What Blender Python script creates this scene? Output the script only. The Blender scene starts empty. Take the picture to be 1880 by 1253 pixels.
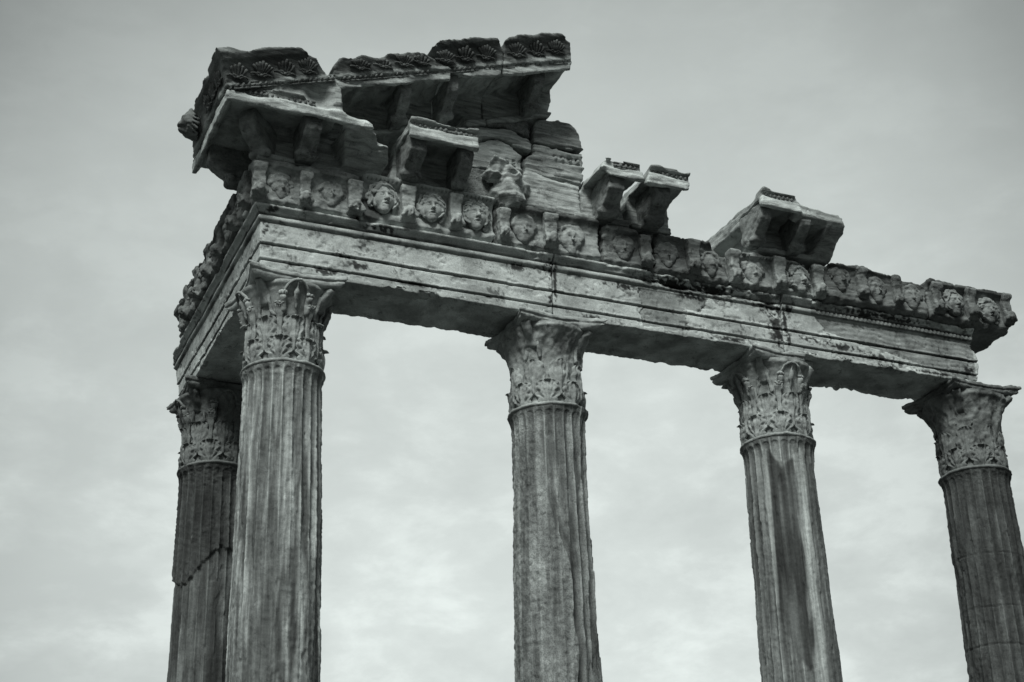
import bpy, math, random
import numpy as np
from mathutils import Matrix, Vector

# ------------------------------------------------------------------ camera, sky, sun, exposure
S = bpy.context.scene
COL = S.collection
BASE = 7.6                      # height of the shaft tops above the ground (scene z = 0 is the shaft tops)
GZ = -BASE
cam_d = bpy.data.cameras.new("camera")
cam = bpy.data.objects.new("camera", cam_d); COL.objects.link(cam)
cam_d.sensor_width = 36.0
cam_d.lens = 36.0 * 2997.6 / 1880.0
cam_d.clip_end = 5000; cam_d.clip_start = 0.1
yaw, pitch, roll = 0.4141, 0.4420, -0.0343
fw = Vector((math.sin(yaw)*math.cos(pitch), math.cos(yaw)*math.cos(pitch), math.sin(pitch)))
rt = Vector((math.cos(yaw), -math.sin(yaw), 0)); up = rt.cross(fw)
r2 = rt*math.cos(roll) + up*math.sin(roll); u2 = up*math.cos(roll) - rt*math.sin(roll)
M = Matrix((r2, u2, -fw)).transposed().to_4x4(); M.translation = Vector((-4.1548, -15.5802, -7.1771 + 0.0))
cam.matrix_world = M
S.camera = cam
S.render.resolution_x = 1024; S.render.resolution_y = 682
S.view_settings.view_transform = 'Standard'; S.view_settings.look = 'None'
S.view_settings.exposure = 0.0; S.view_settings.gamma = 1.0

SUN_EL, SUN_AZ = math.radians(50), math.radians(215)     # azimuth clockwise from +Y
w = bpy.data.worlds.new("World"); S.world = w; w.use_nodes = True
nt = w.node_tree; nt.nodes.clear()
def N(nt, t, **k):
    n = nt.nodes.new(t)
    for a, b in k.items(): setattr(n, a, b)
    return n
def setin(n, **k):
    for a, b in k.items(): n.inputs[a.replace('_', ' ')].default_value = b
out = N(nt, 'ShaderNodeOutputWorld'); bg = N(nt, 'ShaderNodeBackground')
sky = N(nt, 'ShaderNodeTexSky', sky_type='NISHITA', sun_disc=False, sun_elevation=SUN_EL, sun_rotation=SUN_AZ)
sky.dust_density = 3
sks = N(nt, 'ShaderNodeVectorMath', operation='SCALE'); sks.inputs['Scale'].default_value = 0.055
nt.links.new(sky.outputs[0], sks.inputs[0])
tc = N(nt, 'ShaderNodeTexCoord')
sep = N(nt, 'ShaderNodeSeparateXYZ'); nt.links.new(tc.outputs['Generated'], sep.inputs[0])
def math_n(nt, op, a, b=None, c=None, clamp=False):
    n = N(nt, 'ShaderNodeMath', operation=op, use_clamp=clamp)
    for i, v in enumerate((a, b, c)):
        if v is None: continue
        if isinstance(v, (int, float)): n.inputs[i].default_value = v
        else: nt.links.new(v, n.inputs[i])
    return n.outputs[0]
def ramp(nt, fac, stops, interp='LINEAR'):
    n = N(nt, 'ShaderNodeValToRGB'); cr = n.color_ramp; cr.interpolation = interp
    while len(cr.elements) < len(stops): cr.elements.new(0.5)
    for e, (p, c) in zip(cr.elements, stops):
        e.position = p; e.color = (c, c, c, 1) if isinstance(c, (int, float)) else (*c, 1)
    nt.links.new(fac, n.inputs[0]); return n.outputs[0]
# cloud layer seen on a plane overhead: project the direction so clouds flatten towards the horizon
zc = math_n(nt, 'MAXIMUM', sep.outputs[2], 0.0)
dn = math_n(nt, 'ADD', zc, 0.35)
cx = math_n(nt, 'DIVIDE', sep.outputs[0], dn); cy = math_n(nt, 'DIVIDE', sep.outputs[1], dn)
cmb = N(nt, 'ShaderNodeCombineXYZ'); nt.links.new(cx, cmb.inputs[0]); nt.links.new(cy, cmb.inputs[1])
n1 = N(nt, 'ShaderNodeTexNoise'); setin(n1, Scale=2.6, Detail=7.0, Roughness=0.55, Distortion=0.1); nt.links.new(cmb.outputs[0], n1.inputs[0])
n2 = N(nt, 'ShaderNodeTexNoise'); setin(n2, Scale=9.0, Detail=6.0, Roughness=0.6, Distortion=0.15); nt.links.new(cmb.outputs[0], n2.inputs[0])
mpc = N(nt, 'ShaderNodeMapping'); mpc.inputs['Scale'].default_value = (1.0, 1.0, 2.0); nt.links.new(tc.outputs['Generated'], mpc.inputs[0])
nt.links.new(mpc.outputs[0], n2.inputs[0]); nt.links.new(mpc.outputs[0], n1.inputs[0]); n1.inputs['Scale'].default_value = 4.0; n2.inputs['Scale'].default_value = 13.0
c1 = ramp(nt, n1.outputs['Fac'], [(0.30, 0.86), (0.70, 1.12)])
c2 = ramp(nt, n2.outputs['Fac'], [(0.38, 0.90), (0.50, 0.97), (0.62, 1.11)])
# overcast luminance with height: bright veil low down, greyer sheet above the ruin, brightest near the zenith behind the camera
hgt = ramp(nt, sep.outputs[2], [(0.0, 0.64), (0.15, 0.74), (0.30, 0.71), (0.46, 0.62), (0.62, 0.52), (0.75, 0.7), (1.0, 1.5)])
# the veil is thinner on the sunny side (south-west, behind the camera)
sd = N(nt, 'ShaderNodeVectorMath', operation='DOT_PRODUCT'); nt.links.new(tc.outputs['Generated'], sd.inputs[0])
sd.inputs[1].default_value = (math.sin(SUN_AZ), math.cos(SUN_AZ), 0.35)
veil = ramp(nt, sd.outputs['Value'], [(0.0, 1.0), (0.30, 1.1), (1.0, 2.4)])
# low sky behind the camera dimmed, added to keep the undersides dark
lowb = math_n(nt, 'MULTIPLY', ramp(nt, sep.outputs[2], [(0.30, 1.0), (0.55, 0.0)]), ramp(nt, math_n(nt, 'ADD', math_n(nt, 'MULTIPLY', sep.outputs[1], -0.5), 0.5), [(0.45, 0.0), (0.62, 0.88)]))
veil = math_n(nt, 'MULTIPLY', veil, math_n(nt, 'SUBTRACT', 1.0, lowb))
# sky darkened away from the view centre to paint in a vignette
gl = N(nt, 'ShaderNodeVectorMath', operation='DOT_PRODUCT'); nt.links.new(tc.outputs['Generated'], gl.inputs[0]); gl.inputs[1].default_value = (fw - u2*0.07).normalized()[:]
glow = ramp(nt, gl.outputs['Value'], [(0.895, 0.40), (0.925, 0.62), (0.955, 0.92), (0.98, 1.10), (1.0, 1.18)])      # bright overcast in the middle, vignette fall-off around it
c1 = math_n(nt, 'ADD', 1.0, math_n(nt, 'MULTIPLY', math_n(nt, 'SUBTRACT', c1, 1.0), 0.6)); k = math_n(nt, 'MULTIPLY', hgt, c1); k = math_n(nt, 'MULTIPLY', k, glow); lowc = ramp(nt, sep.outputs[2], [(0.28, 1.0), (0.52, 0.30)])          # cloud texture shows low down, the sheet above is smoother
c2 = math_n(nt, 'ADD', 1.0, math_n(nt, 'MULTIPLY', math_n(nt, 'SUBTRACT', c2, 1.0), lowc)); k = math_n(nt, 'MULTIPLY', k, c2); k = math_n(nt, 'MULTIPLY', k, veil)
tint = N(nt, 'ShaderNodeVectorMath', operation='SCALE'); tint.inputs[0].default_value = (0.925, 1.0, 0.965)
nt.links.new(k, tint.inputs['Scale'])
mx = N(nt, 'ShaderNodeMix', data_type='RGBA'); mx.inputs[0].default_value = 0.94
nt.links.new(sks.outputs[0], mx.inputs[6]); nt.links.new(tint.outputs[0], mx.inputs[7])
nt.links.new(mx.outputs[2], bg.inputs[0]); bg.inputs[1].default_value = 1.0
nt.links.new(bg.outputs[0], out.inputs[0])

sun_d = bpy.data.lights.new("sun", 'SUN'); sun_d.energy = 3.4; sun_d.angle = math.radians(22); sun_d.color = (0.97, 1.0, 0.97)
sun = bpy.data.objects.new("sun", sun_d); COL.objects.link(sun)
sv = Vector((math.sin(SUN_AZ)*math.cos(SUN_EL), math.cos(SUN_AZ)*math.cos(SUN_EL), math.sin(SUN_EL)))
sun.rotation_euler = sv.to_track_quat('Z', 'Y').to_euler()

# ------------------------------------------------------------------ numpy noise, distance fields, surface nets
F = np.float32
def _h(ix, iy, iz, seed):
    n = (ix*73856093) ^ (iy*19349663) ^ (iz*83492791) ^ (seed*2654435761 & 0x7fffffff)
    n = (n ^ (n >> 13)) * 1274126177 & 0xffffffff
    n = (n ^ (n >> 16)) & 0xffff
    return n.astype(F) * F(2/65535.) - F(1)
def vn(p, seed=0):
    i = np.floor(p).astype(np.int64); f = (p - i).astype(F); f = f*f*(3-2*f)
    x, y, z = i[:, 0], i[:, 1], i[:, 2]; r = 0
    for a in (0, 1):
        wx = f[:, 0] if a else 1-f[:, 0]
        for b in (0, 1):
            wy = f[:, 1] if b else 1-f[:, 1]
            for c in (0, 1):
                wz = f[:, 2] if c else 1-f[:, 2]
                r = r + wx*wy*wz*_h(x+a, y+b, z+c, seed)
    return r
def fbm(p, freq, octv=3, seed=0, gain=0.5, st=(1, 1, 1)):
    p = np.asarray(p, F) * (np.array(st, F)*F(freq)); a = 1.; r = 0
    for o in range(octv):
        r = r + a*vn(p + 17.3*o, seed+o*7); p = p*2.03; a *= gain
    return r
def ridge(p, freq, octv=2, seed=0, st=(1, 1, 1)):
    return 1 - 2*np.abs(fbm(p, freq, octv, seed, 0.5, st))

def poly_sd(px, py, poly):
    """signed distance to a closed 2D polygon, arrays broadcast"""
    px, py = np.broadcast_arrays(px, py); P = np.array(poly, float)
    d = np.full(px.shape, 1e9); s = np.ones(px.shape); n = len(P); j = n-1
    for i in range(n):
        e = P[j]-P[i]; wx = px-P[i, 0]; wy = py-P[i, 1]
        t = np.clip((wx*e[0]+wy*e[1])/max(e@e, 1e-12), 0, 1)
        d = np.minimum(d, (wx-e[0]*t)**2+(wy-e[1]*t)**2)
        c1 = py >= P[i, 1]; c2 = py < P[j, 1]; c3 = e[0]*wy > e[1]*wx
        fl = (c1 & c2 & c3) | (~c1 & ~c2 & ~c3); s = np.where(fl, -s, s); j = i
    return (s*np.sqrt(d)).astype(F)
def smin(a, b, k):
    h = np.clip(0.5+0.5*(b-a)/k, 0, 1); return b*(1-h)+a*h-k*h*(1-h)
def smax(a, b, k): return -smin(-a, -b, k)

class Grid:
    def __init__(s, lo, hi, h):
        s.lo = np.array(lo, float); s.h = h
        n = np.ceil((np.array(hi)-s.lo)/h).astype(int)+1
        ax = [s.lo[i]+np.arange(n[i])*h for i in range(3)]
        s.X = ax[0][:, None, None].astype(F); s.Y = ax[1][None, :, None].astype(F); s.Z = ax[2][None, None, :].astype(F)
        s.n = n; s.d = np.full(tuple(n), 1e3, F)
    def box(s, c, hf, r=0.):
        q = [np.abs(a-c[i])-(hf[i]-r) for i, a in enumerate((s.X, s.Y, s.Z))]
        o = np.sqrt(np.maximum(q[0], 0)**2+np.maximum(q[1], 0)**2+np.maximum(q[2], 0)**2)
        return o+np.minimum(np.maximum(np.maximum(q[0], q[1]), q[2]), 0)-r
    def ell(s, c, r):
        r = np.array(r, float)
        k = np.sqrt(((s.X-c[0])/r[0])**2+((s.Y-c[1])/r[1])**2+((s.Z-c[2])/r[2])**2)
        return (k-1)*r.min()
    def cap(s, a, b, ra, rb=None):
        rb = ra if rb is None else rb; a = np.array(a, float); b = np.array(b, float); e = b-a
        t = np.clip(((s.X-a[0])*e[0]+(s.Y-a[1])*e[1]+(s.Z-a[2])*e[2])/max(e@e, 1e-9), 0, 1)
        return np.sqrt((s.X-a[0]-e[0]*t)**2+(s.Y-a[1]-e[1]*t)**2+(s.Z-a[2]-e[2]*t)**2)-(ra+(rb-ra)*t)
    def add(s, d, k=0.): s.d = (np.minimum(s.d, d) if k == 0 else smin(s.d, d, k)).astype(F)
    def cut(s, d, k=0.): s.d = (np.maximum(s.d, -d) if k == 0 else smax(s.d, -d, k)).astype(F)
    def clip(s, d, k=0.): s.d = (np.maximum(s.d, d) if k == 0 else smax(s.d, d, k)).astype(F)
    def noise(s, fn, band=0.09):
        m = np.abs(s.d) < band; idx = np.argwhere(m); p = s.lo+idx*s.h
        s.d[m] += fn(p).astype(F)
    def mesh(s):
        v = s.d.copy()
        for a in range(3):
            sl = [slice(None)]*3
            for e in (0, -1):
                sl[a] = e; v[tuple(sl)] = np.maximum(v[tuple(sl)], s.h*0.5)
        ins = v < 0; dims = np.array(v.shape)-1
        cells, pos, quads = [], [], []
        for a in range(3):
            b, c = (a+1) % 3, (a+2) % 3
            s0 = [slice(None)]*3; s1 = [slice(None)]*3; s0[a] = slice(0, -1); s1[a] = slice(1, None)
            i0 = ins[tuple(s0)]; cr = i0 != ins[tuple(s1)]; idx = np.argwhere(cr)
            v0 = v[tuple(s0)][cr]; v1 = v[tuple(s1)][cr]; p = idx.astype(float); p[:, a] += v0/(v0-v1)
            ids = []
            for db, dc in ((-1, -1), (0, -1), (0, 0), (-1, 0)):
                q = idx.copy(); q[:, b] += db; q[:, c] += dc
                fl = (q[:, 0]*dims[1]+q[:, 1])*dims[2]+q[:, 2]; ids.append(fl); cells.append(fl); pos.append(p)
            Q = np.stack(ids, 1); fl = ~i0[cr]; Q[fl] = Q[fl][:, ::-1]; quads.append(Q)
        cells = np.concatenate(cells); pos = np.concatenate(pos); quads = np.concatenate(quads)
        u, inv = np.unique(cells, return_inverse=True); cnt = np.bincount(inv)
        V = np.stack([np.bincount(inv, pos[:, i])/cnt for i in range(3)], 1)*s.h+s.lo
        return V, np.searchsorted(u, quads)

# ------------------------------------------------------------------ object helpers
def mk(name, V, Q, mat, parent=None, tone=None, smooth=True):
    """one mesh object, V in world coordinates; origin at the thing's base"""
    V = np.asarray(V, float); Q = np.asarray(Q)
    off = np.array(parent['_o']) if parent is not None else np.zeros(3)
    own = off
    if parent is None:
        own = np.array([V[:, 0].mean(), V[:, 1].mean(), V[:, 2].min()])
    me = bpy.data.meshes.new(name); n = len(V); me.vertices.add(n)
    me.vertices.foreach_set('co', (V-own).astype(F).ravel())
    k = Q.shape[1]; me.loops.add(Q.size); me.polygons.add(len(Q))
    me.loops.foreach_set('vertex_index', Q.astype(np.int32).ravel())
    me.polygons.foreach_set('loop_start', np.arange(0, Q.size, k, dtype=np.int32))
    me.polygons.foreach_set('use_smooth', np.full(len(Q), smooth))
    at = me.attributes.new('tone', 'FLOAT', 'POINT')
    at.data.foreach_set('value', (np.ones(n) if tone is None else tone).astype(F))
    me.update(calc_edges=True); me.validate()
    me.materials.append(mat)
    o = bpy.data.objects.new(name, me); COL.objects.link(o)
    if parent is None: o.location = own
    else: o.parent = parent
    o['_o'] = [float(x) for x in own]
    return o
def thing(name, label, cat, loc, group=None):
    o = bpy.data.objects.new(name, None); COL.objects.link(o); o.location = loc
    o.empty_display_size = 0.2
    o['label'] = label; o['category'] = cat; o['kind'] = 'thing'; o['_o'] = [float(x) for x in loc]
    if group: o['group'] = group
    return o
def merge(parts):
    Vs, Qs, n = [], [], 0
    for V, Q in parts:
        Vs.append(V); Qs.append(np.asarray(Q)+n); n += len(V)
    return np.concatenate(Vs), np.concatenate(Qs)
def tube(path, rad, seg=8, close=True):
    """tapered round tube along a path"""
    P = np.array(path, float); n = len(P); rad = np.broadcast_to(rad, (n,)) if np.ndim(rad) < 2 else rad
    T = np.gradient(P, axis=0); T /= np.linalg.norm(T, axis=1)[:, None]+1e-9
    ref = np.array([0.13, 0.31, 0.94]); V = []
    for i in range(n):
        a = np.cross(T[i], ref); a /= np.linalg.norm(a)+1e-9; b = np.cross(T[i], a)
        th = np.linspace(0, 2*np.pi, seg, endpoint=False)
        V.append(P[i]+rad[i]*(np.cos(th)[:, None]*a+np.sin(th)[:, None]*b))
    V.append(P[:1]); V.append(P[-1:])
    V = np.concatenate(V); Q = []
    for i in range(n-1):
        for j in range(seg):
            k = (j+1) % seg; Q.append((i*seg+j, i*seg+k, (i+1)*seg+k, (i+1)*seg+j))
    e0, e1 = n*seg, n*seg+1
    for j in range(0, seg, 2):
        a, b, c = j, (j+1) % seg, (j+2) % seg
        Q.append((e0, c, b, a)); Q.append((e1, (n-1)*seg+a, (n-1)*seg+b, (n-1)*seg+c))
    return V, np.array(Q)
def ball(c, r, nu=10, nv=6):
    th = np.linspace(0, 2*np.pi, nu, endpoint=False); ph = np.linspace(-np.pi/2+.15, np.pi/2-.15, nv)
    r = np.broadcast_to(r, (3,)); V = np.array([[np.cos(t)*np.cos(f), np.sin(t)*np.cos(f), np.sin(f)] for f in ph for t in th])*r+np.array(c)
    Q = [(i*nu+j, i*nu+(j+1) % nu, (i+1)*nu+(j+1) % nu, (i+1)*nu+j) for i in range(nv-1) for j in range(nu)]
    return V, np.array(Q)
def mirror(V, Q):           # reflect front wing onto the side wing (swap x and y)
    return V[:, [1, 0, 2]], np.asarray(Q)[:, ::-1]

# ------------------------------------------------------------------ materials
TINT = (0.935, 1.0, 0.975)
def stone(name, light=0.42, dark=0.16, streak=(1, 1, 1), sscale=6.0, samt=0.5, blotch=0.4, lichen=0.35, speck=0.25,
          bump=0.5, bscale=60.0, pit=0.0, rough=0.85):
    m = bpy.data.materials.new(name); m.use_nodes = True; nt = m.node_tree
    b = nt.nodes['Principled BSDF']; b.inputs['Roughness'].default_value = rough
    b.inputs['Specular IOR Level'].default_value = 0.25
    geo = N(nt, 'ShaderNodeNewGeometry'); pos = geo.outputs['Position']
    def mapped(sc):
        mp = N(nt, 'ShaderNodeMapping'); mp.inputs['Scale'].default_value = sc; nt.links.new(pos, mp.inputs[0]); return mp.outputs[0]
    def noise(vec, sc, det=5, ro=0.6, dist=0.0):
        n = N(nt, 'ShaderNodeTexNoise'); setin(n, Scale=sc, Detail=float(det), Roughness=ro, Distortion=dist); nt.links.new(vec, n.inputs[0]); return n.outputs['Fac']
    st = noise(mapped(streak), sscale, 6, 0.62, 0.6)
    st = ramp(nt, st, [(0.36, 1.0-samt), (0.60, 1.0)])
    bl = noise(pos, 2.3, 4, 0.55); bl = ramp(nt, bl, [(0.35, 1.0-blotch), (0.62, 1.0)])
    sp = noise(pos, 85.0, 3, 0.7); sp = ramp(nt, sp, [(0.36, 1.0-speck), (0.58, 1.0)])
    li = noise(pos, 5.5, 8, 0.72, 0.3); li2 = noise(pos, 38.0, 4, 0.7)
    lm = math_n(nt, 'ADD', math_n(nt, 'MULTIPLY', li, 0.72), math_n(nt, 'MULTIPLY', li2, 0.28))
    lk = ramp(nt, lm, [(0.555, 1.0), (0.60, 1.0-lichen)])
    k = math_n(nt, 'MULTIPLY', st, bl); k = math_n(nt, 'MULTIPLY', k, sp); k = math_n(nt, 'MULTIPLY', k, lk)
    at = N(nt, 'ShaderNodeAttribute', attribute_name='tone'); k = math_n(nt, 'MULTIPLY', k, at.outputs['Fac'])
    k = math_n(nt, 'MULTIPLY', k, light); k = math_n(nt, 'MAXIMUM', k, 0.012)
    sc = N(nt, 'ShaderNodeVectorMath', operation='SCALE'); sc.inputs[0].default_value = TINT
    nt.links.new(k, sc.inputs['Scale']); nt.links.new(sc.outputs[0], b.inputs['Base Color'])
    h1 = noise(mapped(streak), bscale*0.35, 6, 0.65, 0.4); h2 = noise(pos, bscale*1.6, 4, 0.7)
    h = math_n(nt, 'ADD', math_n(nt, 'MULTIPLY', h1, 0.7), math_n(nt, 'MULTIPLY', h2, 0.35))
    if pit > 0:
        vo = N(nt, 'ShaderNodeTexVoronoi'); setin(vo, Scale=bscale*0.8, Randomness=1.0); nt.links.new(pos, vo.inputs[0])
        h = math_n(nt, 'ADD', h, math_n(nt, 'MULTIPLY', ramp(nt, vo.outputs['Distance'], [(0.0, 0.0), (0.35, 1.0)]), pit))
    bp = N(nt, 'ShaderNodeBump'); bp.inputs['Strength'].default_value = bump; bp.inputs['Distance'].default_value = 0.012
    nt.links.new(h, bp.inputs['Height']); nt.links.new(bp.outputs[0], b.inputs['Normal'])
    return m
M_arch = stone('plastered_marble', 0.74, streak=(0.6, 0.6, 1.2), sscale=5, samt=0.36, blotch=0.32, lichen=0.45, speck=0.32, bump=0.45)
M_carv = stone('carved_marble', 0.46, streak=(1, 1, 1.5), sscale=7, samt=0.45, blotch=0.35, lichen=0.45, bump=0.55)
M_crisp = stone('pale_carved_marble', 0.58, streak=(1, 1, 1.5), sscale=7, samt=0.35, blotch=0.25, lichen=0.3, speck=0.2, bump=0.35)
M_dark = stone('weathered_dark_marble', 0.26, streak=(0.5, 0.5, 2.0), sscale=7, samt=0.5, blotch=0.4, lichen=0.5, bump=0.7)
M_vein = stone('veined_marble', 0.60, streak=(0.5, 0.6, 4.0), sscale=5, samt=0.6, blotch=0.3, lichen=0.35, bump=0.6)
M_conc = stone('coarse_mortar', 0.30, streak=(1, 1, 1), sscale=14, samt=0.4, blotch=0.25, lichen=0.4, speck=0.5, bump=1.0, bscale=45, pit=0.6)
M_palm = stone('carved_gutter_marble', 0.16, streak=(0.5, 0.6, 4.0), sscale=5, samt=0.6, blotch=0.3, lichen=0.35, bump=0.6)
M_brk = stone('dark_bracket_marble', 0.36, streak=(1, 1, 2.0), sscale=7, samt=0.5, blotch=0.4, lichen=0.5, bump=0.7)  # one even darker-grey marble, for brackets and end-block heads
M_cap = stone('capital_marble', 0.48, streak=(1, 1, 1.2), sscale=7, samt=0.4, blotch=0.35, lichen=0.35, bump=0.6)
M_capd = stone('dark_capital_marble', 0.25, streak=(1, 1, 1.2), sscale=7, samt=0.45, blotch=0.4, lichen=0.4, bump=0.6)
M_sh = [stone('corner_shaft_marble', 0.46, streak=(5, 5, 0.45), sscale=3.2, samt=0.55, blotch=0.25, lichen=0.25, speck=0.25, bump=0.5),
        stone('rough_shaft_marble', 0.36, streak=(2, 2, 0.7), sscale=5, samt=0.35, blotch=0.25, lichen=0.35, speck=0.55, bump=0.9, pit=0.35),
        stone('striped_shaft_marble', 0.36, streak=(5, 5, 0.3), sscale=2.6, samt=0.5, blotch=0.2, lichen=0.2, speck=0.25, bump=0.45),
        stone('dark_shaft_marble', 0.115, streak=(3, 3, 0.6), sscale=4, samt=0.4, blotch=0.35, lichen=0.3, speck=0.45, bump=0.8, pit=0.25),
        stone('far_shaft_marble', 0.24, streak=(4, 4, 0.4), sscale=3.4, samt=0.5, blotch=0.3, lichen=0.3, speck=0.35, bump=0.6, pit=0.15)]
M_ground = stone('dry_ground', 0.07, sscale=2, samt=0.4, blotch=0.4, lichen=0.3, bump=0.8, bscale=20)
M_pave = stone('paving_stone', 0.12, sscale=3, samt=0.4, blotch=0.3, lichen=0.3, bump=0.6, bscale=30)

# ------------------------------------------------------------------ ground and podium
def plane_grid(x0, x1, y0, y1, z, n, amp=0., seed=3):
    xs = np.linspace(x0, x1, n); ys = np.linspace(y0, y1, n); X, Y = np.meshgrid(xs, ys, indexing='ij')
    V = np.stack([X.ravel(), Y.ravel(), np.full(X.size, z)], 1)
    if amp: V[:, 2] += amp*fbm(V, 0.15, 3, seed)
    i = np.arange(n*n).reshape(n, n)
    return V, np.stack([i[:-1, :-1].ravel(), i[1:, :-1].ravel(), i[1:, 1:].ravel(), i[:-1, 1:].ravel()], 1)
V, Q = plane_grid(-1500, 1500, -1500, 1500, GZ-1.35, 60)
g = mk('ground', V, Q, M_ground); g['kind'] = 'structure'
def step_ring(lo, hi, name, h=0.04):
    G = Grid(np.array(lo)-.1, np.array(hi)+.1, h); c = (np.array(lo)+np.array(hi))/2; hf = (np.array(hi)-np.array(lo))/2
    G.add(G.box(c, hf, 0.02)); G.noise(lambda p: 0.012*fbm(p, 3, 3, 5)); return G.mesh()
pod = thing('podium', 'long grey stone podium under the five standing temple columns', 'podium', (4.5, 1.5, GZ-1.35))
for i, (e, z0, z1) in enumerate(((0.95, GZ-0.35, GZ), (1.3, GZ-0.85, GZ-0.353), (1.65, GZ-1.40, GZ-0.853))):
    V, Q = step_ring((-e, -e, z0), (9.1+e, 3.1+e, z1), 'step', 0.06)
    mk('step', V, Q, M_pave, pod)

# ------------------------------------------------------------------ columns
NF = 24
def sstep(a, b, x):
    t = np.clip((x-a)/(b-a), 0, 1); return t*t*(3-2*t)
def shaft_mesh(cx, cy, z0, style, seed):
    nt_ = NF*12
    zt = np.concatenate([np.arange(0, 0.35, 0.008), np.arange(0.35, 4.4, 0.0135), np.linspace(4.43, BASE+z0-0.32, 100)])
    th = np.arange(nt_)/nt_*2*np.pi
    T, Zd = np.meshgrid(th, zt, indexing='ij')         # Zd = depth below the ring
    R = 0.418+0.0172*Zd
    R = R + 0.030*np.exp(-(Zd/0.085)**2)                # apophyge flare under the ring
    s = (T/(2*np.pi)*NF) % 1.0; q = np.abs(2*s-1)        # 1 on the arris, 0 in the flute
    fl = np.where(q < 0.90, np.sqrt(np.clip(1-(q/0.90)**2, 0, 1)), 0.)
    topc = np.clip((Zd-0.075)/0.045, 0, 1); topw = 0.90*np.sqrt(np.clip(1-(1-topc)**2, 0, 1))
    flt = np.where(q < topw, np.sqrt(np.clip(1-(q/np.maximum(topw, 1e-3))**2, 0, 1)), 0.)
    fl = np.where(Zd < 0.12, flt, fl)
    p = np.stack([cx+0.45*np.cos(T), cy+0.45*np.sin(T), -Zd], -1).reshape(-1, 3)
    n_lo = fbm(p, 1.1, 3, seed).reshape(T.shape); n_md = fbm(p, 4.5, 3, seed+3, 0.55, (1, 1, .5)).reshape(T.shape)
    n_fi = fbm(p, 22, 3, seed+9, 0.6).reshape(T.shape); n_st = fbm(p, 6, 3, seed+5, 0.5, (1, 1, .12)).reshape(T.shape)
    n_s2 = fbm(p, 15, 3, seed+15, .6, (1, 1, .07)).reshape(T.shape)
    tone = 1+0.46*np.clip(n_s2, -1, 1)
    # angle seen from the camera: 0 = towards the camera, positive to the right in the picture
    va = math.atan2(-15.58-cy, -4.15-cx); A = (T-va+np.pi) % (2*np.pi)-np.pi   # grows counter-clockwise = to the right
    wear = sstep(0.15, 0.75, n_lo+0.35*n_md)
    d_fl = 0.038; rough = 0.003
    if style == 'corner':
        wear = np.maximum(wear*0.4, sstep(1.3, 2.9, Zd+0.8*n_lo)*0.70); rough = 0.0045; R = R+0.008*n_st*sstep(.8, 2, Zd)
        pale = sstep(.15, .5, n_st+.5*n_s2)*sstep(.5, 1.4, Zd); tone *= 1+.45*pale; tone *= 1-.35*sstep(.15, .45, -n_st-.4*n_s2)*sstep(.4, 1.2, Zd)
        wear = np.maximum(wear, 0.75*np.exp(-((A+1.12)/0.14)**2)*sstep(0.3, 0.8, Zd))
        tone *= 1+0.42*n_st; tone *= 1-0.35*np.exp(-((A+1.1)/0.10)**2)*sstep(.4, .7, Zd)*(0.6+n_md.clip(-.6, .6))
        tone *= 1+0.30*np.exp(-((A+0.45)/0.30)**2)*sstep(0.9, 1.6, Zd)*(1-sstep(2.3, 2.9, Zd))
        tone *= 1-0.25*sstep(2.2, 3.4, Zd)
    elif style == 'rough':
        edge = -0.15+0.55*sstep(.1, 2.6, Zd)+0.18*n_lo
        flat = sstep(-.05, .05, edge-A)*sstep(0.12, 0.30, Zd+0.05*n_md)
        wear = np.maximum(wear*0.6, flat*0.66); rough = 0.003+0.004*flat
        strip = sstep(0.0, .05, A-edge)*(1-sstep(0.16, .22, A-edge))*sstep(.9, 1.3, Zd)
        R = R-0.035*strip; tone *= 1-0.42*strip
        jag = sstep(0.75, .85, A); R = R+jag*(0.012*np.round(3*n_st)*0.8); tone *= 1+0.18*n_st-0.15*jag
        tone *= 1-0.12*flat*(n_md > .35)
    elif style == 'striped':
        e_l = -0.62+0.16*Zd*0.55+0.12*n_lo+0.05*n_md; smooth_ = sstep(-.03, .03, A-e_l)*sstep(0.14, 0.2, Zd-0.18*np.abs(np.sin(3.1*A+1))-0.1*n_lo)
        smooth_ *= 1-sstep(2.55, 2.75, Zd-1.1*(A+.1)+0.15*n_md)*(A < .55)
        wear = np.maximum(wear*0.3, smooth_*0.86); R = R-0.014*smooth_
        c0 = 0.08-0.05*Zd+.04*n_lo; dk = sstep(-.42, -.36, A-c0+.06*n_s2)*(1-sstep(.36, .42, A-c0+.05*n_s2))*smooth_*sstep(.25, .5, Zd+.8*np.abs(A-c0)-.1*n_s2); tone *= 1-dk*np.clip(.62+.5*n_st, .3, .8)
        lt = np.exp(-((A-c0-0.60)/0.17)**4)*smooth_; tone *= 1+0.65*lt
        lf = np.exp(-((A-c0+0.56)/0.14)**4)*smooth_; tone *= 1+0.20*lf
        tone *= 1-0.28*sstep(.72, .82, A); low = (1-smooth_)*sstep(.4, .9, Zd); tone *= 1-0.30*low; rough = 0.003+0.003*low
        tone *= 1+0.15*n_st
    elif style == 'dark':
        wear = np.maximum(wear*0.5, 0.35); rough = 0.004
        for zj in (1.12, 1.78, 2.25, 3.0):
            g_ = np.exp(-((Zd-zj-0.02*n_md-0.012*A)/(0.008 if zj < 3 else .02))**2); R = R-(0.010 if zj < 3 else .03)*g_*(n_md > -.35); tone *= 1-0.5*g_
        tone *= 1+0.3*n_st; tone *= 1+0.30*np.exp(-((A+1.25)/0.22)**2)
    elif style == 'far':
        e = 1.40+0.10*np.exp(-((A+.85)/.3)**2)-0.36*sstep(-.7, .35, A)+0.05*n_lo+.03*n_md+.025*n_fi; lower = sstep(-.012, .012, Zd-e)
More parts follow.
